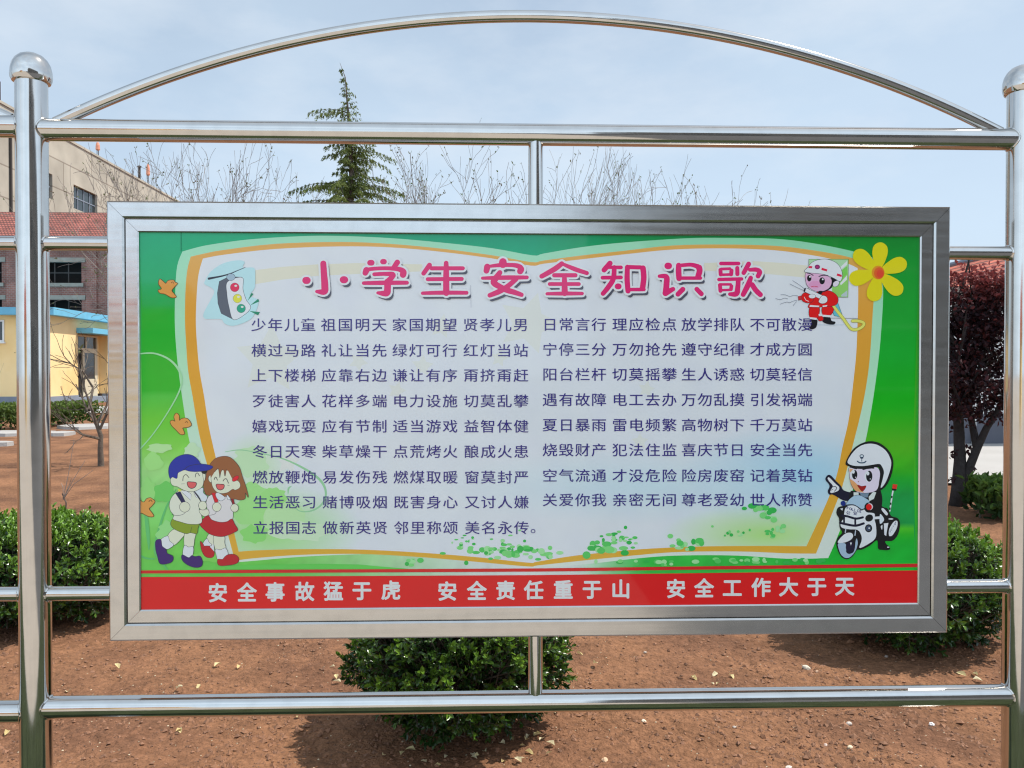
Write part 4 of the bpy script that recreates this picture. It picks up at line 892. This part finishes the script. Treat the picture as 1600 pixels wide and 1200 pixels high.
# ---- purple-leaved plum on the right
def plum():
    r = random.Random(31); q = G(1502, 790); root = empty('purple_leaved_tree', (q.x, q.y, gh(q.x, q.y)-.02)); tag(root, 'purple red leaved tree with a forked trunk behind the right side of the board', 'tree')
    s = (q.y+2.15)/FPX; P = lambda px, py, dy=0: Vector(((px-1502)*s, dy, (790-py)*s))
    b = MB(); c = MB()
    b.tube([P(1496,794), P(1497,760), P(1499,715), P(1500,640,.05), P(1496,560,.1), P(1490,500,.1)], [.10,.075,.062,.052,.04,.025], 9)
    b.tube([P(1503,775), P(1510,730,-.03), P(1520,694,-.08), P(1533,662,-.1), P(1550,636,-.1), P(1570,590,-.1), P(1585,530,-.1)], [.055,.048,.042,.036,.03,.024,.018], 8)
    b.tube([P(1520,694,-.08), P(1528,660,.1), P(1530,620,.2), P(1528,560,.3)], [.045,.036,.03,.018], 7)
    for k in range(30):
        z = r.uniform(480, 640); pp = P(1500+r.uniform(-10, 40), z, r.uniform(-.1, .2))
        b.tube([pp, pp+rvec(r)*.35+Vector((0,0,.25)), pp+rvec(r)*.6+Vector((0,0,.5))], [.02,.012,.006], 5, cap=False)
    ctr = P(1478, 560, .1); n = 0
    clumps = []
    for k in range(140):
        v = rvec(r)*(r.random()**.4); clumps.append(ctr+Vector((v.x*1.12, v.y*1.0, v.z*1.0)))
    clumps += [P(1515+r.uniform(-28,50), r.uniform(424, 520), r.uniform(-.5,.3)) for k in range(60)]
    clumps += [P(r.uniform(1490,1560), r.uniform(520, 640), r.uniform(-.4,.4)) for k in range(22)]
    for cc in clumps:
        if cc.z > (790-414)*s: cc.z = (790-414)*s-r.uniform(0, .15)
        if cc.z < (790-640)*s and r.random() < .75: continue
        for k in range(64):
            p = cc+rvec(r)*r.uniform(.03, .20); y = r.random()
            hi = max(0.0, (p.z-(790-475)*s)/(.42)); red = min(1, max(0, hi*.9+r.uniform(-.25, .25)))  # leaves redden and brighten upward, painting in the lit crown top
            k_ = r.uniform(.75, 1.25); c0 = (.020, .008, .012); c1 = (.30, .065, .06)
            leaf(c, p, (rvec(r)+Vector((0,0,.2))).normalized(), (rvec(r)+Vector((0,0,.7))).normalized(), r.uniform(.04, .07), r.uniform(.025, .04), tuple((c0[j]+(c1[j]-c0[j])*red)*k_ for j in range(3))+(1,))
    for (px, py) in ((1489,705),(1507,712),(1517,728),(1490,740),(1515,700)):
        for k in range(14):
            leaf(c, P(px, py)+rvec(r)*.05, rvec(r), rvec(r), .06, .03, (.05,.018,.022,1))
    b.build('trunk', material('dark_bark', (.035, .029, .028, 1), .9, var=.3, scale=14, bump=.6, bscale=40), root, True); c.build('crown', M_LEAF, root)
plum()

# ================================================================== buildings
M_YEL = material('yellow_render', rgb(242, 214, 160), 0.85, var=0.05, scale=1.2, bump=0.1, bscale=30, alt=rgb(234, 200, 138), altscale=.5)
M_BLUE = material('blue_paint', rgb(104, 176, 206), 0.6, var=0.08, scale=3)
M_GREY = material('grey_plinth', rgb(126, 136, 150), 0.85, var=0.10, scale=2)
M_GLASS = material('dark_window_glass', (0.03, 0.04, 0.045, 1), 0.08, spec=0.6, var=.2, scale=1)
M_WHITE = material('white_render', rgb(222, 222, 220), 0.85, var=0.05, scale=1.0)
M_WOOD = material('cream_paint', rgb(206, 196, 170), 0.6, var=.08, scale=5)
M_VOID = material('unlit_room', (0.012, 0.011, 0.010, 1), 0.9)
def bricks(name, c1, c2, mortar, sc, bw=.5, rh=.25, ms=.02, rough=.9, lo=.68, hi=1.2, ns=1.3):
    m = bpy.data.materials.new(name); m.use_nodes = True; nt = m.node_tree; p = nt.nodes['Principled BSDF']; p.inputs['Roughness'].default_value = rough
    t = nt.nodes.new('ShaderNodeTexCoord'); sx = nt.nodes.new('ShaderNodeSeparateXYZ'); cb = nt.nodes.new('ShaderNodeCombineXYZ'); ad = nt.nodes.new('ShaderNodeMath'); ad.operation = 'ADD'
    nt.links.new(t.outputs['Object'], sx.inputs[0]); nt.links.new(sx.outputs['X'], ad.inputs[0]); nt.links.new(sx.outputs['Y'], ad.inputs[1])
    nt.links.new(ad.outputs[0], cb.inputs['X']); nt.links.new(sx.outputs['Z'], cb.inputs['Y'])
    b = nt.nodes.new('ShaderNodeTexBrick'); b.inputs['Scale'].default_value = sc; b.inputs['Color1'].default_value = c1; b.inputs['Color2'].default_value = c2; b.inputs['Mortar'].default_value = mortar
    b.inputs['Brick Width'].default_value = bw; b.inputs['Row Height'].default_value = rh; b.inputs['Mortar Size'].default_value = ms
    nt.links.new(cb.outputs[0], b.inputs['Vector'])
    n = nt.nodes.new('ShaderNodeTexNoise'); n.inputs['Scale'].default_value = ns; n.inputs['Detail'].default_value = 6; nt.links.new(t.outputs['Object'], n.inputs['Vector'])
    mr = nt.nodes.new('ShaderNodeMapRange'); mr.inputs['From Min'].default_value = .3; mr.inputs['From Max'].default_value = .7; mr.inputs['To Min'].default_value = lo; mr.inputs['To Max'].default_value = hi
    nt.links.new(n.outputs['Fac'], mr.inputs['Value'])
    v = nt.nodes.new('ShaderNodeVectorMath'); v.operation = 'SCALE'; nt.links.new(b.outputs['Color'], v.inputs[0]); nt.links.new(mr.outputs['Result'], v.inputs['Scale']); nt.links.new(v.outputs[0], p.inputs['Base Color'])
    return m
M_BRICK = bricks('red_brick', rgb(150, 96, 84), rgb(130, 82, 72), rgb(150, 132, 120), 2.2)
M_TILE = bricks('red_roof_tile', rgb(164, 98, 84), rgb(146, 84, 74), rgb(84, 46, 42), 1.5, .3, .3, .05)
M_TILE2 = bricks('orange_roof_tile', rgb(186, 98, 76), rgb(168, 88, 70), rgb(96, 52, 44), 1.6, .9, .32, .05)
M_PANEL = bricks('stained_concrete_panel', rgb(178, 171, 157), rgb(168, 161, 148), rgb(138, 128, 116), .09, 1.0, .24, .006, lo=.8, hi=1.12, ns=.35)

# yellow single-storey house
def yellow_house():
    c0 = A(77, 560, 34.0); x1 = c0.x; y0 = 34.0; H = A(77, 481, y0).z; x0 = x1-22; y1 = y0+14
    root = empty('yellow_house', (x1, y0, 0)); tag(root, 'flat-roofed yellow house with blue eaves and a grey base', 'house')
    W_ = lambda X, Y, Z: (X-x1, Y-y0, Z)
    d0, d1 = A(121, 560, 0.0), 0
    # door recess on the side wall that runs away from us
    def yat(px): # depth at which the side wall plane X = x1 is seen under a pixel column
        d = ray(px, 560); return EYE.y + d.y*((x1-EYE.x)/d.x)
    ya, yb = yat(122), yat(168); zc = H-0.95
    b = MB(); T = .25
    b.box(W_(x0, y0, .42), W_(x1-T, y0+T, H-.32))                    # front wall
    b.box(W_(x1-T, y0, .42), W_(x1, ya, H-.32)); b.box(W_(x1-T, yb, .42), W_(x1, y1, H-.32)); b.box(W_(x1-T, ya, zc), W_(x1, yb, H-.32))
    b.box(W_(x0, y1-T, .42), W_(x1-T, y1, H-.32)); b.box(W_(x0-.0, y0+T, .42), W_(x0+T, y1-T, H-.32)); b.box(W_(x0+T, y0+T, H-.6), W_(x1-T, y1-T, H-.35))
    b.box(W_(x1-.50, ya, .42), W_(x1-.40, yb, zc))                 # back of the recess
    b.box(W_(x1-.40, ya-.12, .42), W_(x1-T, ya, zc)); b.box(W_(x1-.40, yb, .42), W_(x1-T, yb+.12, zc))
    b.build('wall', M_YEL, root)
    b = MB(); b.box(W_(x0-.02, y0-.03, 0), W_(x1+.03, y0+.3, .42)); b.box(W_(x1-.27, y0+.3, 0), W_(x1+.03, ya, .42)); b.box(W_(x1-.27, yb, 0), W_(x1+.03, y1, .42)); b.box(W_(x1-.55, ya, 0), W_(x1+.02, yb, .30)); b.build('plinth', M_GREY, root)
    b = MB(); b.box(W_(x0-.4, y0-.40, H-.32), W_(x1+.40, y1+.4, H)); b.build('roof', M_BLUE, root)
    b = MB(); b.box(W_(x1+.003, ya-.15, zc-.02), W_(x1+.75, yb+.15, zc+.22)); b.build('canopy', M_BLUE, root)
    xd = x1-.39; b = MB(); dm = ya+(yb-ya)*.10; de = ya+(yb-ya)*.86; zt = zc-.75
    b.box(W_(xd, dm, .30), W_(xd+.09, dm+.08, zc-.05)); b.box(W_(xd, de-.08, .30), W_(xd+.09, de, zc-.05)); b.box(W_(xd, dm+.08, zt), W_(xd+.09, de-.08, zt+.08)); b.box(W_(xd, dm+.08, zc-.13), W_(xd+.09, de-.08, zc-.05)); b.box(W_(xd, (dm+de)/2-.03, zt+.08), W_(xd+.09, (dm+de)/2+.03, zc-.13))
    do = b.build('door_frame', M_WOOD, root)
    b = MB(); b.box(W_(xd+.02, dm+.08, zt+.08), W_(xd+.04, de-.08, zc-.13)); b.build('pane', M_GLASS, do)
    dl = dm+.08+(de-dm)*.32
    b = MB(); b.box(W_(xd-.01, dm+.08, .30), W_(xd+.015, dl, zt)); b.build('dark_gap', M_VOID, root)
    b = MB(); b.box(W_(xd+.03, dl, .32), W_(xd+.09, de-.08, 1.15)); b.box(W_(xd+.03, dl, 1.15), W_(xd+.09, dl+.16, zt)); b.box(W_(xd+.03, de-.26, 1.15), W_(xd+.09, de-.08, zt)); b.box(W_(xd+.03, dl+.16, zt-.14), W_(xd+.09, de-.26, zt)); dd = b.build('door', M_WOOD, root)
    b = MB(); b.box(W_(xd+.04, dl+.16, 1.15), W_(xd+.06, de-.26, zt-.14)); b.build('pane', M_GLASS, dd)
    b = MB(); b.box(W_(xd+.09, de-.34, 1.0), W_(xd+.13, de-.30, 1.2)); b.build('handle', M_TUBE, dd)
    wx1 = A(7, 520, y0).x; z1 = A(5, 500, y0).z; z0 = A(5, 534, y0).z
    for k in range(3):
        u1 = wx1-k*4.2; u0 = u1-1.9
        b = MB(); b.box(W_(u0, y0-.04, z0), W_(u1, y0-.003, z0+.07)); b.box(W_(u0, y0-.04, z1-.07), W_(u1, y0-.003, z1)); b.box(W_(u0, y0-.04, z0+.07), W_(u0+.07, y0-.003, z1-.07)); b.box(W_(u1-.07, y0-.04, z0+.07), W_(u1, y0-.003, z1-.07)); b.box(W_((u0+u1)/2-.03, y0-.04, z0+.07), W_((u0+u1)/2+.03, y0-.003, z1-.07)); b.box(W_(u0-.05, y0-.10, z0-.07), W_(u1+.05, y0-.003, z0-.005))
        f = b.build('window', M_WHITE, root); b = MB(); b.box(W_(u0+.07, y0-.02, z0+.07), W_(u1-.07, y0-.005, z1-.07)); b.build('pane', M_GLASS, f)
yellow_house()

# red brick building with a tiled roof
def brick_building():
    Y = 50.0; zr = A(100, 331, Y+3.5).z; ze = A(100, 384, Y).z; x0 = A(-90, 400, Y).x; x1 = A(300, 400, Y).x; root = empty('brick_building', (x0, Y, 0))
    tag(root, 'weathered red brick building with dark openings and a red tiled roof behind the yellow house', 'building')
    sx = (Y+2.15)/FPX; X = lambda px: A(px, 430, Y).x-x0
    Wd = x1-x0; D = 9.0
    rows = [(A(0, 442, Y).z, A(0, 409, Y).z), (A(0, 500, Y).z, A(0, 468, Y).z), (.9, 2.7)]
    per = 120*sx; wl = X(62); ww = 63*sx; piers = X(144)
    cols = [wl+per*k for k in range(-1, 3)]; cols = [c for c in cols if c > .3 and c+ww < Wd-.3]
    b = MB(); T = .35; zs = [0]
    for z0, z1 in sorted(rows): zs += [z0, z1]
    zs += [ze]
    for i in range(0, len(zs)-1, 2): b.box((0, 0, zs[i]), (Wd, T, zs[i+1]))
    for z0, z1 in rows:
        e = [0]
        for c in cols: e += [c, c+ww]
        e += [Wd]
        for i in range(0, len(e)-1, 2): b.box((e[i], 0, z0), (e[i+1], T, z1))
    b.box((0, T, 0), (.35, D, ze)); b.box((Wd-.35, T, 0), (Wd, D, ze)); b.box((.35, D-.35, 0), (Wd-.35, D, ze))
    for k in range(-2, 3):
        xx = piers+per*k
        if 0 < xx < Wd: b.box((xx-.32, -.14, 0), (xx+.32, -.002, ze-.05))
    b.build('wall', M_BRICK, root)
    b = MB(); b.box((.36, T+.8, .1), (Wd-.36, T+.9, ze-.1)); b.build('dark_interior', M_VOID, root)
    for z0, z1 in rows:
        for c in cols:
            b = MB(); b.box((c-.25, -.06, z1), (c+ww+.25, -.003, z1+.28)); b.build('lintel', M_GREY2, root)
            b = MB(); b.box((c-.15, -.12, z0-.22), (c+ww+.15, -.003, z0)); b.build('sill', M_GREY2, root)
            b = MB()
            for t in (.33, .66): b.box((c+ww*t-.03, .15, z0), (c+ww*t+.03, .2, z1))
            b.box((c, .151, (z0+z1)/2-.03), (c+ww, .199, (z0+z1)/2+.03)); b.build('window', M_VOID2, root)
    b = MB(); y0, ym = -.45, D/2
    vs = [(-.3, y0, ze), (Wd+.3, y0, ze), (Wd+.3, ym, zr), (-.3, ym, zr), (-.3, D+.45, ze), (Wd+.3, D+.45, ze)]
    b.add(vs + [(v[0], v[1], v[2]+.16) for v in vs], [(0,3,2,1),(3,4,5,2),(6,7,8,9),(9,8,11,10),(0,1,7,6),(4,10,11,5),(0,6,9,3),(3,9,10,4),(1,2,8,7),(2,5,11,8)])
    b.build('roof', M_TILE, root)
M_GREY2 = material('old_concrete', rgb(150, 140, 128), 0.9, var=.15, scale=3)
M_VOID2 = material('rusty_window_bar', (0.05, 0.04, 0.035, 1), 0.8)
brick_building()

# long grey-beige factory behind
def factory():
    X0 = -40.0
    def at(px, py):                                       # point of the side wall plane X = X0
        d = ray(px, py); return EYE + d*((X0-EYE.x)/d.x)
    H = (at(80, 217).z+at(280, 309).z)/2; ya = at(-160, 300).y; yb = at(330, 330).y+30
    root = empty('factory_building', (X0, ya, 0)); tag(root, 'long stained beige concrete factory whose wall recedes behind the brick building', 'building')
    w0, w1 = at(115, 300), at(152, 300); zt = at(115, 288).z; z0 = at(115, 325).z; v0, v1 = at(76, 300), at(82, 300)
    wins = [(w0.y-ya, w1.y-ya, z0, zt), (v0.y-ya-1.4, v1.y-ya, z0, zt), (w1.y-ya+12, w1.y-ya+18, z0, zt), (2, 8, z0, zt)]
    wins.sort(); b = MB(); D = yb-ya; T = .5
    b.box((-T, 0, 0), (0, D, z0)); b.box((-T, 0, zt), (0, D, H)); e = [0]
    for y0_, y1_, _, _ in wins: e += [y0_, y1_]
    e += [D]
    for i in range(0, len(e)-1, 2): b.box((-T, e[i], z0), (0, e[i+1], zt))
    b.box((-30, 0, 0), (-T, T, H)); b.box((-30, D-T, 0), (-T, D, H)); b.box((-30, T, 0), (-29.5, D-T, H)); b.box((-29.5, T, H-.9), (-T, D-T, H-.5)); b.build('wall', M_PANEL, root)
    for y0_, y1_, a_, c in wins:
        b = MB(); b.box((-.30, y0_, a_), (-.26, y1_, c)); f = b.build('window', M_GLASS, root)
        b = MB(); n = 4
        for k in range(1, n): b.box((-.255, y0_+(y1_-y0_)*k/n-.05, a_), (-.20, y0_+(y1_-y0_)*k/n+.05, c))
        b.box((-.253, y0_, (a_+c)/2-.05), (-.203, y1_, (a_+c)/2+.05)); b.build('frame', M_GREY, f)
    b = MB(); b.box((-.55, -.05, H), (.10, D+.05, H+.22)); b.build('parapet', M_PANEL, root)
    p = at(15, 270); b = MB(); b.tube([(.12, p.y-ya, 0), (.12, p.y-ya, H-.6)], .11, 10); b.build('drain_pipe', M_VOID2, root)
    for (px, py0, py1, lab) in ((157, 222, 262, 'orange beacon on twin thin poles standing on the factory roof, nearer the left post'), (235, 256, 292, 'orange beacon on a thin pole further along the factory roof')):
        t = at(px, py0); f = at(px, py1); s = (t.y+2.15)/FPX; r_ = empty('roof_beacon', (X0-.3, t.y, H+.22)); tag(r_, lab, 'beacon', 'orange beacons on the factory roof')
        hh = max(1.4, t.z-H-.22)
        b = MB(); b.tube([(0,-.12,0),(0,-.12,hh*.7)], .035, 6); b.tube([(0,.20,0),(0,.20,hh*.7)], .035, 6); b.build('pole', M_VOID2, r_)
        b = MB(); b.lathe([(.14,hh*.45),(.22,hh*.5),(.19,hh*.8),(.12,hh*.97),(.02,hh)], (0,.04,0), 12); b.build('lamp', M_ORANGE, r_)
    t = at(222, 288); r_ = empty('vent_pipe', (X0-.3, t.y, H+.22-.4)); tag(r_, 'short dark pipe standing on the factory roof edge beside the bare trees', 'pipe')
    b = MB(); b.tube([(0,0,0),(0,0,1.9)], .14, 10); b.build('shaft', M_VOID2, r_); b = MB(); b.lathe([(.15,0),(.24,.02),(.24,.14),(.02,.24)], (0,0,1.9), 10); b.build('cap', M_VOID2, r_)
    t = at(3, 125); r_ = empty('ladder_mast', (X0-.3, t.y, H+.2)); tag(r_, 'thin ladder-like mast on the factory roof at the left edge of the photo', 'mast')
    hh = t.z-H-.2; b = MB(); s = (t.y+2.15)/FPX
    b.tube([(-.12,-.2,0),(-.12,-.2,hh)], .04, 6); b.tube([(.12,.05,0),(.12,.05,hh*.94)], .04, 6); b.build('upright', M_VOID2, r_)
    b = MB()
    for k in range(5): b.tube([(-.12,-.2,hh*(.35+.14*k)),(.12,.05,hh*(.35+.14*k))], .03, 5)
    b.build('rung', M_VOID2, r_)
M_ORANGE = material('orange_paint', rgb(214, 140, 110), 0.6, var=.1, scale=4)
factory()

# low white building and the red-roofed hall on the right
def white_building():
    x0 = 5.5; root = empty('white_building', (x0, 14.2, 0)); tag(root, 'low white rendered building with a dark grey base behind the purple-leaved tree', 'building')
    b = MB(); b.box((0, 0, .62), (16, 5, 3.0)); b.build('wall', M_WHITE, root)
    b = MB(); b.box((-.03, -.04, 0), (16.03, 5.04, .62)); b.build('plinth', material('dark_plinth', rgb(92, 94, 104), .8, var=.1, scale=2), root)
    b = MB(); b.box((-.15, -.25, 3.0), (16.15, 5.25, 3.16)); b.build('roof', M_GREY2, root)
    xx = A(1518, 670, 14.2).x-x0; b = MB(); b.tube([(xx, -.08, .02), (xx, -.08, 2.98)], .045, 8); b.build('drain_pipe', M_WHITE, root)
white_building()
def red_hall():
    X = 20.0; y0 = 23.0; zr = 1.45+4.65; root = empty('red_roofed_hall', (X, y0, 0)); tag(root, 'hall with a long sloping red tiled roof beyond the white building', 'building')
    ze, hw, D = 3.4, 5.2, 45.0
    b = MB(); b.box((-hw+.3, 0, 0), (hw-.3, D, ze)); b.build('wall', M_WHITE, root)
    b = MB(); vs = [(-hw, -.3, ze-.02), (0, -.3, zr), (hw, -.3, ze-.02)]
    b.add(vs+[(v[0], D+.3, v[2]) for v in vs], [(0,2,1),(3,4,5),(0,1,4,3),(1,2,5,4),(0,3,5,2)]); b.build('roof', M_TILE2, root)
    b = MB(); b.tube([(0, -.35, zr+.02), (0, D+.3, zr+.02)], .12, 8); b.build('ridge', M_GREY, root)
red_hall()

# beyond the camera: the school block and a cottage mirrored in the polished steel
def school_block():
    root = empty('school_block', (3.6, -19.0, 0)); tag(root, 'grey school block facing the notice board across the paved yard', 'building')
    b = MB(); b.box((0, -9, 0), (34, 0, 9.6)); b.build('wall', material('grey_render', rgb(120, 118, 116), .85, var=.08, scale=1), root)
    for fl in range(3):
        for k in range(8):
            x = 1.2+k*4.1; z = 1.0+fl*3.1; b = MB(); b.box((x, .003, z), (x+2.4, .05, z+1.7)); f = b.build('window', M_WHITE, root)
            b = MB(); b.box((x+.1, .052, z+.1), (x+2.3, .06, z+1.6)); b.build('pane', M_GLASS, f)
school_block()
def cottage():
    root = empty('cottage', (-15.5, -26, 0)); tag(root, 'small yellow cottage with an orange roof across the yard in front of the board', 'house')
    b = MB(); b.box((0, 0, 0), (6, 5, 2.6)); b.build('wall', M_YEL, root)
    b = MB(); vs = [(-.3, 5.3, 2.6), (6.3, 5.3, 2.6), (6.3, 2.5, 4.2), (-.3, 2.5, 4.2), (-.3, -.3, 2.6), (6.3, -.3, 2.6)]
    b.add(vs, [(0,1,2,3),(3,2,5,4),(0,3,4),(1,5,2),(0,4,5,1)]); b.build('roof', M_TILE2, root)
cottage()

# ================================================================== things lying on the earth
def slab(px, py, w, d, seed, label):
    q = G(px, py); r = random.Random(seed); b = MB(); n = 9
    top = [((w/2)*(1+r.uniform(-.2, .15))*math.cos(t), (d/2)*(1+r.uniform(-.2, .15))*math.sin(t)) for t in np.linspace(0, 2*math.pi, n, endpoint=False)]
    b.add([(x, y, -.03) for x, y in top]+[(x*.96, y*.96, .07) for x, y in top], [tuple(range(n, 2*n)), tuple(range(n-1, -1, -1))]+[(i, (i+1) % n, n+(i+1) % n, n+i) for i in range(n)])
    o = b.build('concrete_slab', M_CONC2); o.location = (q.x, q.y, gh(q.x, q.y)); tag(o, label, 'slab', 'pale slabs on the earth')
slab(20, 679, 2.1, 1.2, 1, 'pale flat concrete slab on the earth left of the thick post'); slab(140, 668, 1.6, 1.6, 2, 'pale flat concrete slab beside the trunk of the crooked bare tree'); slab(92, 680, .7, .9, 3, 'small pale slab just right of the thick post'); slab(-4, 696, .7, .5, 4, 'small pale slab at the left edge, nearest of the slabs')

def stone_mesh(b, c, s, r, col):
    f = [(0,2,4),(2,1,4),(1,3,4),(3,0,4),(2,0,5),(1,2,5),(3,1,5),(0,3,5)]
    base = [Vector((1,0,0)), Vector((-1,0,0)), Vector((0,1,0)), Vector((0,-1,0)), Vector((0,0,.7)), Vector((0,0,-.6))]
    rot = Matrix.Rotation(r.uniform(0, 6.28), 3, 'Z') @ Matrix.Rotation(r.uniform(-.4, .4), 3, 'X')
    vs = [Vector(c)+rot @ (v*s*r.uniform(.65, 1.25)) for v in base]
    b.add(vs, f, col)
M_STONE = material('pebble', attr=True, rough=.85, var=.12, scale=30)
rg = random.Random(101); b = MB()
for k in range(7000):
    px, py = rg.uniform(-60, 1660), 985+240*rg.random(); q = G(px, py)
    q.x += rg.uniform(-.1, .1); q.y += rg.uniform(-.1, .25)
    s = rg.choice([.002, .003, .003, .004, .005, .007, .010])*rg.uniform(.7, 1.3)
    t = rg.random()
    u_ = rg.uniform(.62, 1.12); col = rgb(138, 99, 75, u_) if t < .80 or s > .0055 else rgb(105, 84, 74, u_) if t < .88 else rgb(196, 178, 150, u_)
    stone_mesh(b, (q.x, q.y, gh(q.x, q.y)+s*.2), s, rg, col)
for k in range(5200):
    px, py = rg.uniform(-60, 1660), 985+240*rg.random(); q = G(px, py)
    if noise.noise(Vector((q.x*2.1, q.y*2.6, 5.5)))+.35*noise.noise(Vector((q.x*7, q.y*7, 1.5))) < .12: continue
    s = rg.choice([.006, .008, .010, .013, .018])*rg.uniform(.7, 1.2); u_ = rg.uniform(.78, 1.04)
    stone_mesh(b, (q.x, q.y, gh(q.x, q.y)), s, rg, rgb(136, 96, 70, u_))
tag(b.build('gravel', M_STONE), kind='stuff')
b = MB(); rg = random.Random(55)                                     # grass of the strip in front of the board
for k in range(9000):
    x, y = rg.uniform(-6, 6), rg.uniform(-1.45, .08); h = rg.uniform(.03, .07); a_ = rg.uniform(0, 6.28); w = .004
    dx, dy = math.cos(a_)*w, math.sin(a_)*w; lx, ly = rg.uniform(-.03, .03), rg.uniform(-.03, .03); g_ = rg.uniform(.6, 1.3)
    b.add([(x-dx, y-dy, .012), (x+dx, y+dy, .012), (x+lx, y+ly, .012+h)], [(0,1,2)], (.04*g_, .06*g_, .015*g_, 1))
tag(b.build('grass', M_LEAF), kind='stuff')
def big_stone(px, py, wpx, seed, label, c):
    r = random.Random(seed); q = G(px, py); s = wpx*.36*(q.y+2.15)/FPX; bm = bmesh.new(); bmesh.ops.create_icosphere(bm, subdivisions=2, radius=1)
    for v in bm.verts:
        k = 1+.30*noise.noise(v.co*1.3+Vector((seed, 0, 0)))+.12*noise.noise(v.co*3.1+Vector((0, seed, 0))); v.co = Vector((v.co.x*s*k, v.co.y*s*.8*k, v.co.z*s*.62*k))
    me = bpy.data.meshes.new('stone'); bm.to_mesh(me); bm.free()
    at = me.attributes.new('Col', 'FLOAT_COLOR', 'CORNER'); at.data.foreach_set('color', np.tile(np.array(rgb(*c), dtype=np.float32), len(me.loops)))
    me.materials.append(M_STONE); o = bpy.data.objects.new('stone', me); COL.objects.link(o); o.location = (q.x, q.y, gh(q.x, q.y)+s*.22); o.rotation_euler = (r.uniform(-.3, .3), r.uniform(-.3, .3), r.uniform(0, 6))
    tag(o, label, 'stone', 'loose stones on the earth')
for a_ in ((945, 1191, 17, 1, 'round tan stone at the bottom edge below the middle of the bottom rail', (206, 172, 140)), (1006, 1130, 11, 2, 'pale cream pebble just below the bottom rail, right of the stub pipe', (226, 214, 190)), (1008, 1022, 9, 3, 'small grey stone above the bottom rail, right of the middle bush', (176, 160, 146)),
            (1260, 1043, 18, 4, 'long pale stone at the edge of the right bush shadow', (200, 190, 172)), (1277, 1049, 11, 5, 'small tan stone beside the long pale stone', (190, 156, 128)), (1326, 1133, 15, 6, 'pale grey stone below the bottom rail on the right', (202, 190, 178)), (1456, 1130, 16, 7, 'whitish crumpled stone below the right end of the bottom rail', (212, 208, 206)),
            (1328, 1170, 14, 8, 'cream stone low in the picture under the right half of the board', (214, 198, 168)), (1290, 1163, 10, 9, 'small pinkish stone left of the cream stone', (214, 190, 176)), (1232, 1198, 16, 10, 'whitish stone cut by the bottom edge', (206, 196, 186)), (1148, 1138, 9, 11, 'grey pebble under the middle right of the bottom rail', (190, 176, 164)), (1385, 1024, 10, 12, 'grey stone in the shadow of the right bush', (160, 146, 136))):
    big_stone(*a_)
# fallen leaves: three shapes, each leaf an object
M_DRY = leaf_mat('dry_leaf', .7, .2, .2); LM = []
for k, c in enumerate(((.66, .56, .30), (.58, .46, .22), (.72, .64, .42))):
    b = MB(); r = random.Random(k); leaf(b, Vector((0,0,.004)), Vector((1, 0, .12)), Vector((r.uniform(-.3,.3), .2, 1)), .034, .018, c+(1,), .5); o = b.build('fallen_leaf', M_DRY); LM.append(o.data); bpy.data.objects.remove(o)
rl = random.Random(8)
spots = [(598,1183),(626,1180),(648,1171),(665,1188),(690,1192),(695,1178),(733,1174),(736,1183),(747,1180),(759,1174),(784,1194),(782,1163),(804,1153),(812,1164),(826,1147),(832,1152),(838,1147),(845,1157),(824,1156),(866,1169),(854,1183),(808,1189),(814,1195),(820,1176),(840,1114),(848,1112),(855,1116),(873,1118),(860,1112),(1081,1055),(1080,1060),(1122,1050),(1138,1054),(1118,1065),(900,1025),(926,1044),(524,1061),(533,1066),(465,1119),(547,1164),(525,1043),(1510,1058),(1530,1057),(1518,1064),(1110,1063),(103,1086),(187,1050),(276,1149),(280,1145),(313,1073),(335,1043),(378,1040),(275,1080),(12,1141)]
for i, (px, py) in enumerate(spots):
    q = G(px+rl.uniform(-2, 2), py+rl.uniform(-2, 2)); o = bpy.data.objects.new('fallen_leaf', LM[rl.randint(0, 2)]); COL.objects.link(o)
    o.location = (q.x, q.y, gh(q.x, q.y)+.004); k = rl.uniform(.7, 1.4); o.scale = (k, k, k); o.rotation_euler = (rl.uniform(-.5, .5), rl.uniform(-.5, .5), rl.uniform(0, 6.28))
    tag(o, 'small dry pale yellow leaf fallen on the brown earth', 'leaf', 'fallen leaves on the earth')
